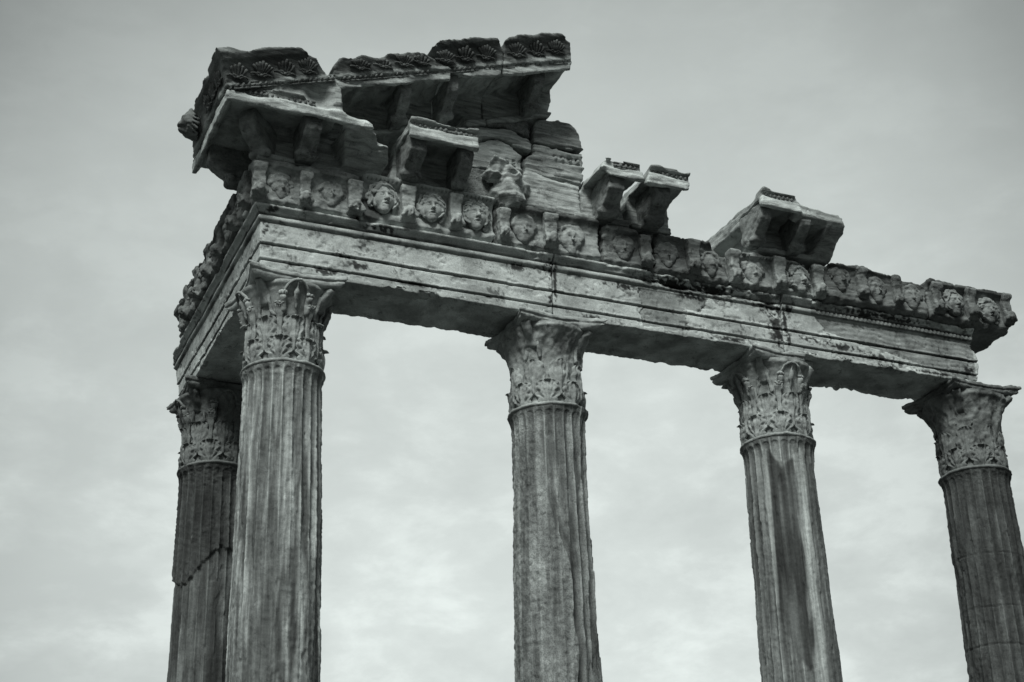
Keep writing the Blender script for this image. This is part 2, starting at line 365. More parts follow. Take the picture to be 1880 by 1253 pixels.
        R = R-0.032*lower; wear = np.maximum(wear*0.15*(1-lower), lower*0.40); rough = 0.003+0.003*(1-lower)
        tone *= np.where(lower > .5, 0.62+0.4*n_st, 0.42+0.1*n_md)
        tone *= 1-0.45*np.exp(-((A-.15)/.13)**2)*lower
    brk = sstep(.28, .5, fbm(p, 7, 3, seed+33, .6, (1, 1, .22)).reshape(T.shape))*np.clip((q-.55)/.45, 0, 1)*sstep(.3, .9, Zd)
    R = R-0.016*brk; wear = np.maximum(wear, .0*brk)
    arris = (1-.9*brk)*np.clip((q-0.80)/0.2, 0, 1)*(1-wear)
    tone *= 1+0.60*arris-0.10*(1-wear)*(q < .7)
    R = R - d_fl*fl*(1-wear)*(0.25+0.75*sstep(.06, .26, Zd)) - 0.016*wear*(0.5+0.3*n_md) - 0.006*arris*(n_md > .25)
    R = R + 0.010*n_lo*sstep(.3, 1, Zd) + rough*n_fi + 0.006*n_md*sstep(.12, .3, Zd)*(0.3+wear)
    chip = sstep(.70, .8, fbm(p, 10, 3, seed+21, .6, (1, 1, .35)).reshape(T.shape)); R = R-0.008*chip*sstep(.2, .4, Zd)
    V = np.stack([cx+R*np.cos(T), cy+R*np.sin(T), z0-Zd], -1).reshape(-1, 3)
    i = np.arange(T.size).reshape(T.shape); j = np.roll(i, -1, 0)
    Q = np.stack([i[:, :-1].ravel(), i[:, 1:].ravel(), j[:, 1:].ravel(), j[:, :-1].ravel()], 1)
    return V, Q, np.clip(tone, 0.15, 1.8).ravel()
def lathe(cx, cy, prof, nth=160, amp=0.004, seed=1, fr=14, lo=0.0):
    th = np.arange(nth)/nth*2*np.pi; P = np.array(prof); V = np.zeros((nth, len(P), 3))
    V[..., 0] = cx+np.cos(th)[:, None]*P[:, 0]; V[..., 1] = cy+np.sin(th)[:, None]*P[:, 0]; V[..., 2] = P[:, 1]
    n = fbm(V.reshape(-1, 3), fr, 3, seed).reshape(nth, -1)*amp + (fbm(V.reshape(-1, 3), 4, 2, seed+4).reshape(nth, -1)*lo if lo else 0)
    V[..., 0] += np.cos(th)[:, None]*n; V[..., 1] += np.sin(th)[:, None]*n; V[..., 2] += n*0.5
    i = np.arange(nth*len(P)).reshape(nth, -1); j = np.roll(i, -1, 0)
    return V.reshape(-1, 3), np.stack([i[:, :-1].ravel(), j[:, :-1].ravel(), j[:, 1:].ravel(), i[:, 1:].ravel()], 1)
def arc(n, c, r, a0, a1):
    return [(c[0]+r*math.cos(a), c[1]+r*math.sin(a)) for a in np.linspace(a0, a1, n)]

def bellR(z):   # z as a fraction 0..1 of the capital height
    z = np.asarray(z, float); return 0.375+0.015*z+0.115*np.clip((z-0.5)/0.37, 0, 1)**1.8
def leaf(th, z0, H, W, out_, H0, cx, cy, zb, wear, seed, curl=0.085):
    """acanthus leaf wrapped on the bell: lobed outline, ribbed face, tip curling out"""
    nu, nv = 29, 40; u = np.linspace(-1, 1, nu); v = np.linspace(0, 1, nv); U, Vv = np.meshgrid(u, v, indexing='ij')
    env = W*(0.70+0.42*np.sin(np.pi*np.clip(Vv, 0, 1)**0.9*0.92))*np.sqrt(np.clip(1.02-Vv**5, 0.03, 1))
    lob = 1+(0.34*np.abs(np.sin(np.pi*4.5*Vv+0.4))-0.22)*(1-.6*wear)
    wd = env*lob
    x = U*wd
    fan = np.cos((np.arctan2(U*1.1, Vv*1.0+0.12))*15)*(1-wear*0.55)
    crest = 0.015*fan*np.clip(np.abs(U)*2.2, 0, 1)*sstep(0.05, 0.25, Vv)
    mid = 0.026*np.exp(-(U/0.13)**2)*(1-Vv*0.7)
    edge = 0.008*(np.abs(U)**2.5)*(1-wear)
    y = out_*(0.5+0.5*np.sin(np.pi*np.clip(Vv, 0, 1)))+0.010+crest+mid-0.035*(U**2)*0.5+edge*0.6
    cu = np.clip((Vv-0.70)/0.30, 0, 1)
    y = y+curl*(1-wear*0.6)*cu**1.6*(1-0.5*U**2); z = z0+H*(Vv-0.30*cu**2.2*(1-.5*wear))
    p = np.stack([x+th*3, y, z], -1).reshape(-1, 3)
    y = y+(0.005+0.011*wear)*fbm(p, 12, 3, seed).reshape(x.shape)
    zf = (z)/H0; Rb = bellR(np.clip(zf, 0, 1))
    # front and back sheets
    def place(yy): 
        R = Rb+yy; a = th+x/Rb; return np.stack([cx+R*np.cos(a), cy+R*np.sin(a), zb+z], -1)
    A = place(y).reshape(-1, 3); B = place(np.minimum(y-0.030, 0.01+0*y) if curl < .02 else y-0.032).reshape(-1, 3)
    n = nu*nv; i = np.arange(n).reshape(nu, nv); V = np.concatenate([A, B])
    qf = np.stack([i[:-1, :-1].ravel(), i[1:, :-1].ravel(), i[1:, 1:].ravel(), i[:-1, 1:].ravel()], 1)
    qb = qf[:, ::-1]+n
    loop = np.concatenate([i[:, 0], i[-1, 1:], i[-2::-1, -1], i[0, -2:0:-1]]); l2 = np.roll(loop, -1)
    qs = np.stack([loop, loop+n, l2+n, l2], 1)
    return V, np.concatenate([qf, qb, qs])
def abacus(cx, cy, z0, z1, wear, seed, cuts, h=0.012):
    G = Grid((cx-.66, cy-.66, z0-.03), (cx+.66, cy+.66, z1+.02), h); x = G.X-cx; y = G.Y-cy
    zr = (G.Z-z0)/(z1-z0)
    grow = -0.040+0.040*np.clip(zr*1.6, 0, 1)**0.8 - 0.016*np.exp(-((zr-0.50)/0.07)**2) + 0.0*x
    d = np.maximum(np.abs(x), np.abs(y))-0.605
    for sx, sy in ((1, 0), (-1, 0), (0, 1), (0, -1)):
        c = 2.16; d = smax(d, 1.70-np.sqrt((x-sx*c)**2+(y-sy*c)**2), 0.01)
    d = smax(d, (np.abs(x)+np.abs(y)-1.165)*0.707, 0.01) - grow
    d = smax(d, np.abs(G.Z-(z0+z1)/2)-(z1-z0)/2+0*x, 0.015); G.d = d.astype(F)
    for (dx, dy, r) in cuts: G.cut(G.ell((cx+dx, cy+dy, (z0+z1)/2-.02), (r, r, r*1.1)), 0.03)
    G.noise(lambda p: 0.007*fbm(p, 11, 3, seed)+(0.003+0.020*wear)*fbm(p, 5, 2, seed+2)+0.006*wear*ridge(p, 16, 2, seed+4, (1, 1, 3)))
    return G.mesh()

def column(nm_label, cx, cy, z0, mi, style, cap_mat, wear, seed, cuts, up_wear):
    c = thing('column', nm_label, 'column', (cx, cy, GZ), 'fluted columns of the temple ruin')
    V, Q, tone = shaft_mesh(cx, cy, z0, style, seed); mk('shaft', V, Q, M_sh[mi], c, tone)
    pr = [(0.33, z0-0.045)]+arc(9, (0.436, z0-0.010), 0.022, -math.pi/2, math.pi/2)+[(0.33, z0+0.014)]
    V, Q = lathe(cx, cy, pr, 200, 0.004+0.004*wear, seed, 16, 0.006+.006*wear); mk('neck_ring', V, Q, cap_mat, c)
    zb = GZ; b = [(0.30, zb+0.34)]+arc(8, (0.60, zb+0.29), 0.045, math.pi/2, -math.pi/2)+arc(6, (0.66, zb+0.20), .05, 2.2, 4.1)+arc(9, (0.66, zb+0.085), 0.08, math.pi/2, -math.pi/2)+[(0.30, zb+0.003)]
    V, Q = lathe(cx, cy, b, 120, 0.003, seed+1); mk('column_base', V, Q, M_pave, c)
    H = 1.08-z0; ab = 0.125
    # bell (the body of the capital)
    zz = np.linspace(0.0, H-ab, 80); nth = 260; th = np.arange(nth)/nth*2*np.pi; T, Z = np.meshgrid(th, zz, indexing='ij'); zf = Z/H
    R = bellR(zf)+0.012*np.exp(-((zf-0.845)/0.02)**2)+0.018*np.exp(-((zf-0.0)/0.03)**2)
    p = np.stack([cx+R*np.cos(T), cy+R*np.sin(T), Z], -1).reshape(-1, 3)
    a1 = fbm(p, 6, 3, seed+11, .5, (1, 1, .30)).reshape(T.shape); a2 = fbm(p, 20, 3, seed+12).reshape(T.shape)
    R = R+0.004*a2+up_wear*sstep(.35, .6, zf)*(0.040*a1+0.006*a2+0.02)*(1-sstep(.82, .87, zf)*.5)+0.006*wear*a1
    tone = np.clip(1+0.22*a1, .5, 1.5)
    Vb = np.stack([cx+R*np.cos(T), cy+R*np.sin(T), z0+Z], -1).reshape(-1, 3); i = np.arange(T.size).reshape(T.shape); j = np.roll(i, -1, 0)
    capo = mk('capital', Vb, np.stack([i[:, :-1].ravel(), j[:, :-1].ravel(), j[:, 1:].ravel(), i[:, 1:].ravel()], 1), cap_mat, c, tone.ravel())
    V, Q = abacus(cx, cy, 1.08-ab-0.005, 1.077, wear, seed+5, cuts); mk('abacus', V, Q, M_crisp if cap_mat is M_cap else cap_mat, capo)
    rs = np.random.RandomState(seed)
    va = math.atan2(-15.58-cy, -4.15-cx)
    base = math.pi/4
    for k in range(8):
        t = base+k*math.pi/4+math.pi/8
        wk = np.clip(wear+rs.uniform(-.15, .2), 0, 1)
        V, Q = leaf(t, 0.00, 0.34, 0.118, 0.040, H, cx, cy, z0+.01, wk, seed+k, 0.085); mk('acanthus_leaf', V, Q, cap_mat, capo)
    for k in range(8):
        t = base+k*math.pi/4
        wk = np.clip(wear+up_wear*.4+rs.uniform(-.1, .2), 0, 1)
        V, Q = leaf(t, 0.10, 0.50, 0.118, 0.024, H, cx, cy, z0+.02, wk, seed+20+k, 0.085); mk('acanthus_leaf', V, Q, cap_mat, capo)
    def onb(t, z, o=0.):
        R = float(bellR(z/H))+o; return (cx+R*math.cos(t), cy+R*math.sin(t), z0+z)
    if up_wear < 0.9:
        for k in range(8):      # fluted stalks flaring into the volutes and helices
            t = base+(k+0.5)*math.pi/4; parts = []
            for q in (-1, -.5, 0, .5, 1):
                pth = [onb(t+q*(0.035+0.10*max(0, s-.45)**1.2), 0.28+0.36*s, 0.020+0.045*s**3) for s in np.linspace(0, 1, 12)]
                parts.append(tube(pth, np.linspace(0.014, 0.017, 12)))
            for q in np.linspace(-1.4, 1.4, 7):
                parts.append(ball(onb(t+q*0.055, 0.64+0.014*math.cos(q*5), 0.065), (0.020, 0.020, 0.016)))
            V, Q = merge(parts); V = V+(0.006+0.01*wear)*np.stack([fbm(V, 20, 2, seed+s) for s in range(3)], 1); mk('stalk', V, Q, cap_mat, capo)
        for k in range(4):      # inner helices: an arch of two stems under each abacus side, plus a central bud
            t = k*math.pi/2; parts = []
            for sg in (-1, 1):
                pth = []
                for s in np.linspace(0, 1, 22):
                    a = s*math.pi*0.58; pth.append(onb(t+sg*(0.30*math.cos(a)), 0.70+0.20*math.sin(a), 0.025+0.01*s))
                parts.append(tube(pth, np.linspace(0.021, 0.012, 22)))
                bell = [onb(t+sg*0.31, 0.74-0.20*s, 0.045-0.01*s) for s in np.linspace(0, 1, 10)]
                parts.append(tube(bell, np.array([.034, .040, .038, .034, .034, .034, .033, .032, .028, .010]), 10))
                for q in range(5):
                    parts.append(ball(onb(t+sg*0.31+(q-2)*0.030, 0.755+0.008*(q % 2), 0.055), 0.021))
            bud = [onb(t, 0.92-0.32*s, 0.03) for s in np.linspace(0, 1, 14)]
            parts.append(tube(bud, np.array([.006, .006, .006, .008, .012, .024, .034, .030, .034, .026, .018, .014, .010, .008]), 10))
            V, Q = merge(parts); V = V+(0.005+0.012*wear)*np.stack([fbm(V, 22, 2, seed+40+s) for s in range(3)], 1); mk('helix', V, Q, cap_mat, capo)
    for k in range(4):          # corner volutes under the abacus horns
        t = math.pi/4+k*math.pi/2; parts = []; rm = 0.53 if up_wear < .5 else 0.50
        lost = any(r_ > .16 and math.hypot(dx-.5*math.cos(t)*1.3, dy-.5*math.sin(t)*1.3) < .25 for dx, dy, r_ in cuts)   # horn broken off with the slab corner
        wb = .14 if lost else .22
        if lost: rm = .46
        for sg in (-1, 1):
            pth = []
            for q in np.linspace(0, 1, 26):
                R = 0.40+(rm-.40)*q**1.5; z = 0.55+0.32*math.sin(q*math.pi/2); pth.append((cx+R*math.cos(t+sg*0.22*(1-q)**1.2), cy+R*math.sin(t+sg*0.22*(1-q)**1.2), z0+z*H/1.08))
            parts.append(tube(pth, np.linspace(0.018, 0.024, 26)))
        parts.append(tube([(cx+(0.36+wb*q)*math.cos(t), cy+(0.36+wb*q)*math.sin(t), z0+(0.70+0.25*q**.7)*H/1.08) for q in np.linspace(0, 1, 14)], np.linspace(.075, .045, 14), 14))
        V, Q = merge(parts); V = V+(0.012+0.02*wear)*np.stack([fbm(V, 11, 3, seed+60+q) for q in range(3)], 1); mk('volute', V, Q, cap_mat, capo)
    return c
column('corner fluted column with crisp tulip and acanthus capital and pale streaked shaft', 0.0, 0.0, 0.045, 0, 'corner', M_cap, 0.25, 11,
       [(0.04, -0.52, 0.06)], 0.10)
column('rough pale column with blurred worn capital, under the first joint right of the corner', 3.10, 0.0, -0.02, 1, 'rough', M_cap, 0.65, 23,
       [(0.28, -0.60, 0.13), (0.62, 0.60, 0.15)], 1.0)
column('column with broad dark and pale stripes down its smooth repaired shaft', 6.145, 0.0, 0.0, 2, 'striped', M_cap, 0.5, 37,
       [(0.46, -0.50, 0.22), (-.62, .55, .08)], 0.45)
column('dark fluted column with horizontal cracks at the far right end', 9.05, 0.0, -0.055, 3, 'dark', M_capd, 0.6, 41,
       [(0.15, -0.55, 0.07)], 0.95)
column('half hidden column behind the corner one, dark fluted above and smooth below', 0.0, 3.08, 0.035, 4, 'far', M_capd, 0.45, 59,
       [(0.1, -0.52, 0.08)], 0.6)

# ------------------------------------------------------------------ architrave
PROF = [(0.38, 1.08), (0.26, 1.08), (0.24, 1.10), (-0.22, 1.10), (-0.25, 1.08), (-0.390, 1.08), (-0.397, 1.088), (-0.397, 1.180), (-0.378, 1.186), (-0.378, 1.198), (-0.404, 1.203), (-0.412, 1.214), (-0.406, 1.226),
        (-0.406, 1.366), (-0.385, 1.373), (-0.385, 1.386), (-0.414, 1.391), (-0.424, 1.403), (-0.416, 1.416), (-0.416, 1.634), (-0.408, 1.645), (-0.430, 1.655), (-0.446, 1.672), (-0.450, 1.695), (-0.442, 1.716), (-0.415, 1.724),
        (-0.415, 1.734), (-0.452, 1.742), (-0.458, 1.765), (-0.474, 1.787), (-0.498, 1.797), (-0.503, 1.825), (-0.495, 1.832), (0.38, 1.832), (0.42, 1.80), (0.42, 1.66), (0.38, 1.62)]
def resample(prof):
    P = []; n = len(prof)
    for i in range(n):
        a = np.array(prof[i]); b = np.array(prof[(i+1) % n]); L = np.linalg.norm(b-a)
        step = 0.012 if (a[0] < -0.3 and b[0] < -0.3) else 0.035
        k = max(1, int(round(L/step)))
        for s in range(k): P.append(a+(b-a)*s/k)
    return np.array(P)
PR = resample(PROF)
def arch_block(u0, u1, seed, side=False, mitre=False, dmg=None, tonef=None, end_break=0.0, step=0.012):
    nu = int((u1-u0)/step)+1; s = np.linspace(0, 1, nu); m = len(PR)
    y = np.broadcast_to(PR[:, 0], (nu, m)).copy(); z = np.broadcast_to(PR[:, 1], (nu, m)).copy()
    st = (PR[:, 0]+0.002 if mitre else np.full(m, u0)); en = np.full(m, u1)
    if end_break:
        pp = np.stack([PR[:, 0]*1., PR[:, 1]*1., np.full(m, seed*1.)], 1); en = en+end_break*(fbm(pp, 3, 3, seed)-.2)
    u = st[None]+s[:, None]*(en-st)[None]
    p = np.stack([u, y, z], -1).reshape(-1, 3)
    lo = fbm(p, 1.5, 3, seed).reshape(u.shape); md = fbm(p, 7, 3, seed+3, .55).reshape(u.shape); fi = fbm(p, 30, 3, seed+6, .6).reshape(u.shape)
    front = (y < -0.33)
    rec = 0.006*lo+0.003*md+0.0018*fi
    # chipped arrises and crown
    crown = (z > 1.65) & front
    ch = sstep(.25, .6, fbm(p, 4, 3, seed+9).reshape(u.shape))
    rec = rec+np.where(crown, 0.022*ch*(z > 1.73), 0.010*sstep(.5, .7, fbm(p, 12, 2, seed+5).reshape(u.shape))*front)
    under = (z < 1.12)
    z = z+np.where(under, 0.010*md+0.005*fi+.035*sstep(.25, .5, lo+.3*md)+.02*sstep(.1, .3, lo)*(y > -.3)*(y < .25), 0); z = z+np.where((z > 1.82), -0.006*np.abs(fi), 0)
    z = z + np.where(under & front, 0.028*sstep(.25, .6, fbm(p, 6, 2, seed+13).reshape(u.shape)), 0)
    tone = np.ones(u.shape)
    if dmg is not None:
        r2_, t2 = dmg(u, z, md, fi, lo, front, crown); rec = rec+r2_; tone = tone*np.where(front, t2, 1.)
    y = y+np.where(front, rec, 0.)
    inner = (y > 0.3); y = y-np.where(inner, 0.02*md, 0)
    tone = np.where(under, tone*(1.0+.35*lo+.2*md), tone)
    # tone darkened along the grooves and crown lines, more so in patches
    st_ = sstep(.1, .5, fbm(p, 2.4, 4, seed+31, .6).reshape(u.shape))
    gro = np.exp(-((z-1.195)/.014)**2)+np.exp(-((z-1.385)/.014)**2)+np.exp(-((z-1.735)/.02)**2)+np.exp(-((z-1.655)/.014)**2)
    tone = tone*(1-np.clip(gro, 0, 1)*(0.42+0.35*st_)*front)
    bl = sstep(.58, .75, fbm(p, 3.0, 5, seed+33, .7).reshape(u.shape)); tone = tone*(1-0.6*bl*sstep(-.1, .3, fi)*front)
    if side: V = np.stack([y, u, z], -1).reshape(-1, 3)
    else: V = np.stack([u, y, z], -1).reshape(-1, 3)
    i = np.arange(nu*m).reshape(nu, m); j = np.roll(i, -1, 1)
    Q = np.stack([i[:-1].ravel(), j[:-1].ravel(), j[1:].ravel(), i[1:].ravel()], 1)
    # end caps: quads between the profile and its centre line
    caps = []
    n = len(V); c0 = V[i[0]].mean(0); c1 = V[i[-1]].mean(0); V = np.concatenate([V, [c0, c1]])
    caps0 = np.stack([np.full(m//2, n), j[0][:m-1:2][:m//2], i[0][:m-1:2][:m//2], np.roll(i[0], 1)[:m-1:2][:m//2]], 1)
    for k in range(0, m, 2):
        a, b, c = i[0][k], i[0][(k+1) % m], i[0][(k+2) % m]; caps.append((n, c, b, a))
        a, b, c = i[-1][k], i[-1][(k+1) % m], i[-1][(k+2) % m]; caps.append((n+1, a, b, c))
    Q = np.concatenate([Q, np.array(caps)]); tone = np.concatenate([tone.ravel(), [1, 1]])
    if not side: Q = Q[:, ::-1]
    return V, Q, np.clip(tone, .06, 1.6)
GA = 'architrave blocks'
def spots(u, z, md, fi, L):
    t = np.ones(u.shape)
    for a, b, rx, rz in L:
        g = np.exp(-((u-a)/rx)**2-((z-b)/rz)**2); t *= 1-(0.35+.55*sstep(.2, .8, g))*sstep(.45, .75, g*.9+0.55*fi+.28*md)*(g > .06)*(z > 1.115)
    return t

def dmg1(u, z, md, fi, lo, front, crown):
    r = np.zeros(u.shape); t = np.ones(u.shape)
    t *= spots(u, z, md, fi, ((-.36, 1.56, .06, .12), (-.30, 1.79, .10, .05), (0.50, 1.40, .16, .05), (0.72, 1.30, .16, .06), (.95, 1.78, .25, .05), (1.4, 1.19, .3, .03), (.3, 1.17, .3, .05), (3.0, 1.7, .12, .10), (3.02, 1.4, .04, .3), (2.6, 1.62, .2, .05)))
    return r, t
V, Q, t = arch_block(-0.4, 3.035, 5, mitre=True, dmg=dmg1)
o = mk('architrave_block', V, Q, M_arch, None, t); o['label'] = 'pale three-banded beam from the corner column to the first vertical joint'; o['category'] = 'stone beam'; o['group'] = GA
def dmg2(u, z, md, fi, lo, front, crown):
    r = np.zeros(u.shape); t = np.ones(u.shape)
    # ruined crown to the right of the middle
    e = sstep(4.15, 4.5, u+0.1*md); r += np.where(crown, e*(0.045+0.035*md)*sstep(1.65, 1.72, z), 0); t *= np.where(crown, 1-0.55*e*(md+fi > -.2), 1)
    # smooth marble inlay let into the fascias
    wob = 0.05*md+0.02*fi
    L = 4.19+0.10*(1.62-z)*(z < 1.4)+wob; Rr = np.where(z > 1.44, 5.12-0.9*(1.62-z), np.where(z > 1.36, 4.72, 4.78))+wob*1.5
    inl = (u > L) & (u < Rr) & (z < 1.625) & (z > 1.15+0.05*md) & front
    ed = np.minimum(np.abs(u-L), np.abs(u-Rr)); crack = (ed < 0.010) & (z < 1.63) & (z > 1.16)
    r += np.where(inl, 0.012, 0)+np.where(crack, .012, 0); t *= np.where(inl, 0.62, 1)*np.where(crack, .3, 1)
    t *= spots(u, z, md, fi, ((3.08, 1.5, .03, .4), (6.02, 1.42, .12, .28), (6.08, 1.2, .08, .15), (5.95, 1.66, .25, .09), (5.4, 1.13, .3, .05), (4.9, 1.62, .25, .06), (3.5, 1.13, .3, .04), (4.6, 1.74, .5, .07), (5.2, 1.76, .4, .06), (3.9, 1.60, .3, .05)))
    return r, t
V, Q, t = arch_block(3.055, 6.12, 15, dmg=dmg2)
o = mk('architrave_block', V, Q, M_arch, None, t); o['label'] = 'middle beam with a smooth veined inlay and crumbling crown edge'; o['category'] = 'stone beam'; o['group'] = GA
def dmg3(u, z, md, fi, lo, front, crown):
    r = np.zeros(u.shape); t = np.ones(u.shape); wob = 0.04*md+.015*fi
    inl = (u > 6.62+0.75*(1.62-z)+wob) & (z < 1.64) & (z > 1.24-.17*(u-8)+wob*.4) & front & (u < 9.0)
    L = 6.62+0.75*(1.62-z)+wob; crack = (np.abs(u-L) < .012) & (z < 1.64) & (z > 1.3)
    low = (z > 1.15) & (z < 1.24-.17*(u-8)+wob) & False
    r += np.where(inl, 0.014+0.006*np.sin(z*260+3*lo), 0); t *= np.where(inl, 0.55+0.12*np.sin(z*90+5*lo), 1)*np.where(crack, .3, 1)
    e = crown & (u > 6.55); r += np.where(e & (z > 1.74), 0.03*sstep(0, .5, md)+.012, 0)
    b_ = (np.sin(u*2*np.pi/0.062) > 0.1) & (z > 1.675) & (z < 1.725) & (u > 6.6); r += np.where(crown & b_, 0.022, 0); t *= np.where(e & (z < 1.76), .45, 1)
    tri = (u > 8.45) & (z > 1.62) & (z > 1.83-(u-8.45)*.35); t *= np.where(tri & front, 1.5, 1)
    t *= spots(u, z, md, fi, ((6.17, 1.5, .04, .25), (6.19, 1.25, .06, .14), (6.6, 1.31, .30, .05), (7.0, 1.28, .35, .06), (7.45, 1.22, .25, .06), (8.3, 1.12, .4, .04), (6.22, 1.68, .1, .08), (8.9, 1.25, .1, .08), (7.6, 1.78, .9, .05)))
    return r, t
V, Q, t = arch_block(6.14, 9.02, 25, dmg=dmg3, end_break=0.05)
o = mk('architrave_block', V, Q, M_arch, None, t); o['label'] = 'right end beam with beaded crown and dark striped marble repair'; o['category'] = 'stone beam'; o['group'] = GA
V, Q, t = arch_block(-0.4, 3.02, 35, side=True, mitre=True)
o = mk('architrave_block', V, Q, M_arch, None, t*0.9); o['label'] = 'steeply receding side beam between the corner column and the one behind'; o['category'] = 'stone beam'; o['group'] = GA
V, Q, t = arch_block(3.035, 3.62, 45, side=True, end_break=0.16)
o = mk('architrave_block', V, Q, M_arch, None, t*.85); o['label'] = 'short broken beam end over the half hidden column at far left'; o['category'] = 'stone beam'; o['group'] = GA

# ------------------------------------------------------------------ carved heads and consoles of the frieze
def head_mesh(seed, wear=0.0, hairy=1.0, h=None, look=0.):
    """mask-like relief head; unit = 1 -> half a face height, facing -Y"""
    rs = np.random.RandomState(seed)
    G = Grid((-1.5, -1.25, -1.45), (1.5, 1.0, 1.65), h or 0.045)
    G.add(G.ell((0, 0.02, 0.02), (0.66, 0.70, 0.98)))
    G.add(G.cap((0, -0.30, -0.72), (0, -0.36, -0.80), 0.27), 0.25)                       # chin
    for s in (-1, 1):
        G.add(G.ell((s*0.38, -0.28, -0.14), (0.27, 0.24, 0.30)), 0.2)                    # cheeks
        G.add(G.cap((s*0.12, -0.60, 0.40), (s*0.50, -0.40, 0.34), 0.10, 0.09), 0.08)     # brows, inner ends raised
    for s in (-1, 1):
        G.cut(G.ell((s*0.30, -0.74, 0.16), (0.23, 0.27, 0.15)), 0.05)                    # sockets
        G.add(G.ell((s*0.29, -0.45, 0.15), (0.155, 0.15, 0.12)))                         # eyes
        G.add(G.cap((s*0.13, -0.57, 0.22), (s*0.44, -0.46, 0.20), 0.035), 0.02)          # lids
        G.cut(G.ell((s*0.29, -0.615, 0.15), (0.04, 0.05, 0.04)))
    G.add(G.cap((0, -0.58, 0.34), (0, -0.86, -0.16), 0.085, 0.13), 0.06)                 # nose
    for s in (-1, 1): G.add(G.ell((s*0.12, -0.74, -0.20), (0.09, 0.11, 0.08)), 0.04)
    G.add(G.cap((-0.20, -0.60, -0.46), (0, -0.70, -0.38), 0.07), 0.05); G.add(G.cap((0.20, -0.60, -0.46), (0, -0.70, -0.38), 0.07), 0.05)
    G.add(G.cap((-0.15, -0.58, -0.60), (0.15, -0.58, -0.60), 0.08), 0.05)
    G.cut(G.ell((0, -0.74, -0.49), (0.17, 0.20, 0.065)), 0.03)                           # open mouth
    face = G.d.copy()
    G.d = np.full(face.shape, 1e3, F)
    G.add(G.ell((0, 0.38, 0.26), (0.95, 0.62, 1.02)))
    n = 38
    for k in range(n):
        a = math.radians(-32+244*k/(n-1)+rs.uniform(-5, 5)) if wear < .4 else math.radians(8+164*k/(n-1)+rs.uniform(-5, 5)); ring_ = k % 2
        rx, rz = (0.74, 0.98) if ring_ else (0.93, 1.20)
        c = (rx*math.cos(a), ((-0.28 if ring_ else -0.05)+(.10 if math.sin(a) < .2 else 0))+rs.uniform(-.06, .06), rz*math.sin(a)+0.02)
        t = a+math.pi/2+rs.uniform(-.5, .5); L = 0.16
        G.add(G.cap((c[0]-L*math.cos(t), c[1], c[2]-L*math.sin(t)), (c[0]+L*math.cos(t), c[1]-.06, c[2]+L*math.sin(t)), 0.15*hairy, 0.10*hairy), 0.05)
    win = G.ell((0, -0.62, -0.12), (0.62, 0.62, 0.84)); G.cut(win, 0.04)
    G.noise(lambda p: (0.045 if wear < .4 else .02)*np.sin(16*np.hypot(p[:, 0]*1.0, p[:, 2])+7*fbm(p, 1.6, 2, seed)+3*p[:, 0]), 0.3)
    G.d = np.minimum(G.d, face)
    if wear > 0:                                                                         # melt the features
        d = G.d
        for it in range(int(1+wear*7)):
            e = np.pad(d, 1, mode='edge')
            d = (e[2:, 1:-1, 1:-1]+e[:-2, 1:-1, 1:-1]+e[1:-1, 2:, 1:-1]+e[1:-1, :-2, 1:-1]+e[1:-1, 1:-1, 2:]+e[1:-1, 1:-1, :-2])/6
        G.d = d.astype(F)
    G.noise(lambda p: (0.02+0.06*wear)*fbm(p, 1.6, 2, seed+5)+(0.012+0.014*wear)*fbm(p, 7, 2, seed+6), 0.5)
    G.clip(G.Y-0.75+0*G.X)
    return G.mesh()
def console_mesh(seed, wear, h=0.009):
    """bracket between two heads: rolled fluted top, acanthus bulge at the foot; origin at its back foot"""
    G = Grid((-.13, -.26, -.04), (.13, .06, .52), h)
    prof = [(0.05, 0.02), (-0.06, 0.0), (-0.12, 0.04), (-0.135, 0.12), (-0.10, 0.18), (-0.085, 0.25), (-0.095, 0.33), (-0.12, 0.38), (-0.13, 0.43), (-0.11, 0.458), (0.05, 0.465)]
    d2 = poly_sd(G.Y, G.Z, prof); wz = 0.070+0.010*sstep(.30, .42, G.Z)+0.008*(1-sstep(.02, .16, G.Z))
    G.d = smax(d2, np.abs(G.X)-wz, 0.02).astype(F)
    for x in (-.036, -.012, .012, .036):
        G.cut(G.cap((x*1.25, -.098, .19), (x*1.25, -.135, .40), .011), 0.005)
    for s in (-1, 1):
        G.add(G.cap((s*.02, -.15, .14), (s*.075, -.13, .05), .022), .012)
        G.cut(G.cap((s*.028, -.18, .16), (s*.04, -.155, .05), .009), .008)
    G.add(G.ell((0, -.145, .10), (.035, .05, .075)), .015); G.cut(G.cap((0, -.2, .13), (0, -.185, .06), .008), .008)
    if wear > 0.3:
        d = G.d
        for it in range(int(wear*4)):
            e = np.pad(d, 1, mode='edge'); d = (e[2:, 1:-1, 1:-1]+e[:-2, 1:-1, 1:-1]+e[1:-1, 2:, 1:-1]+e[1:-1, :-2, 1:-1]+e[1:-1, 1:-1, 2:]+e[1:-1, 1:-1, :-2])/6
        G.d = d.astype(F)
    G.noise(lambda p: (0.004+0.010*wear)*fbm(p, 12, 3, seed)+0.003*fbm(p, 40, 2, seed+1))
    return G.mesh()

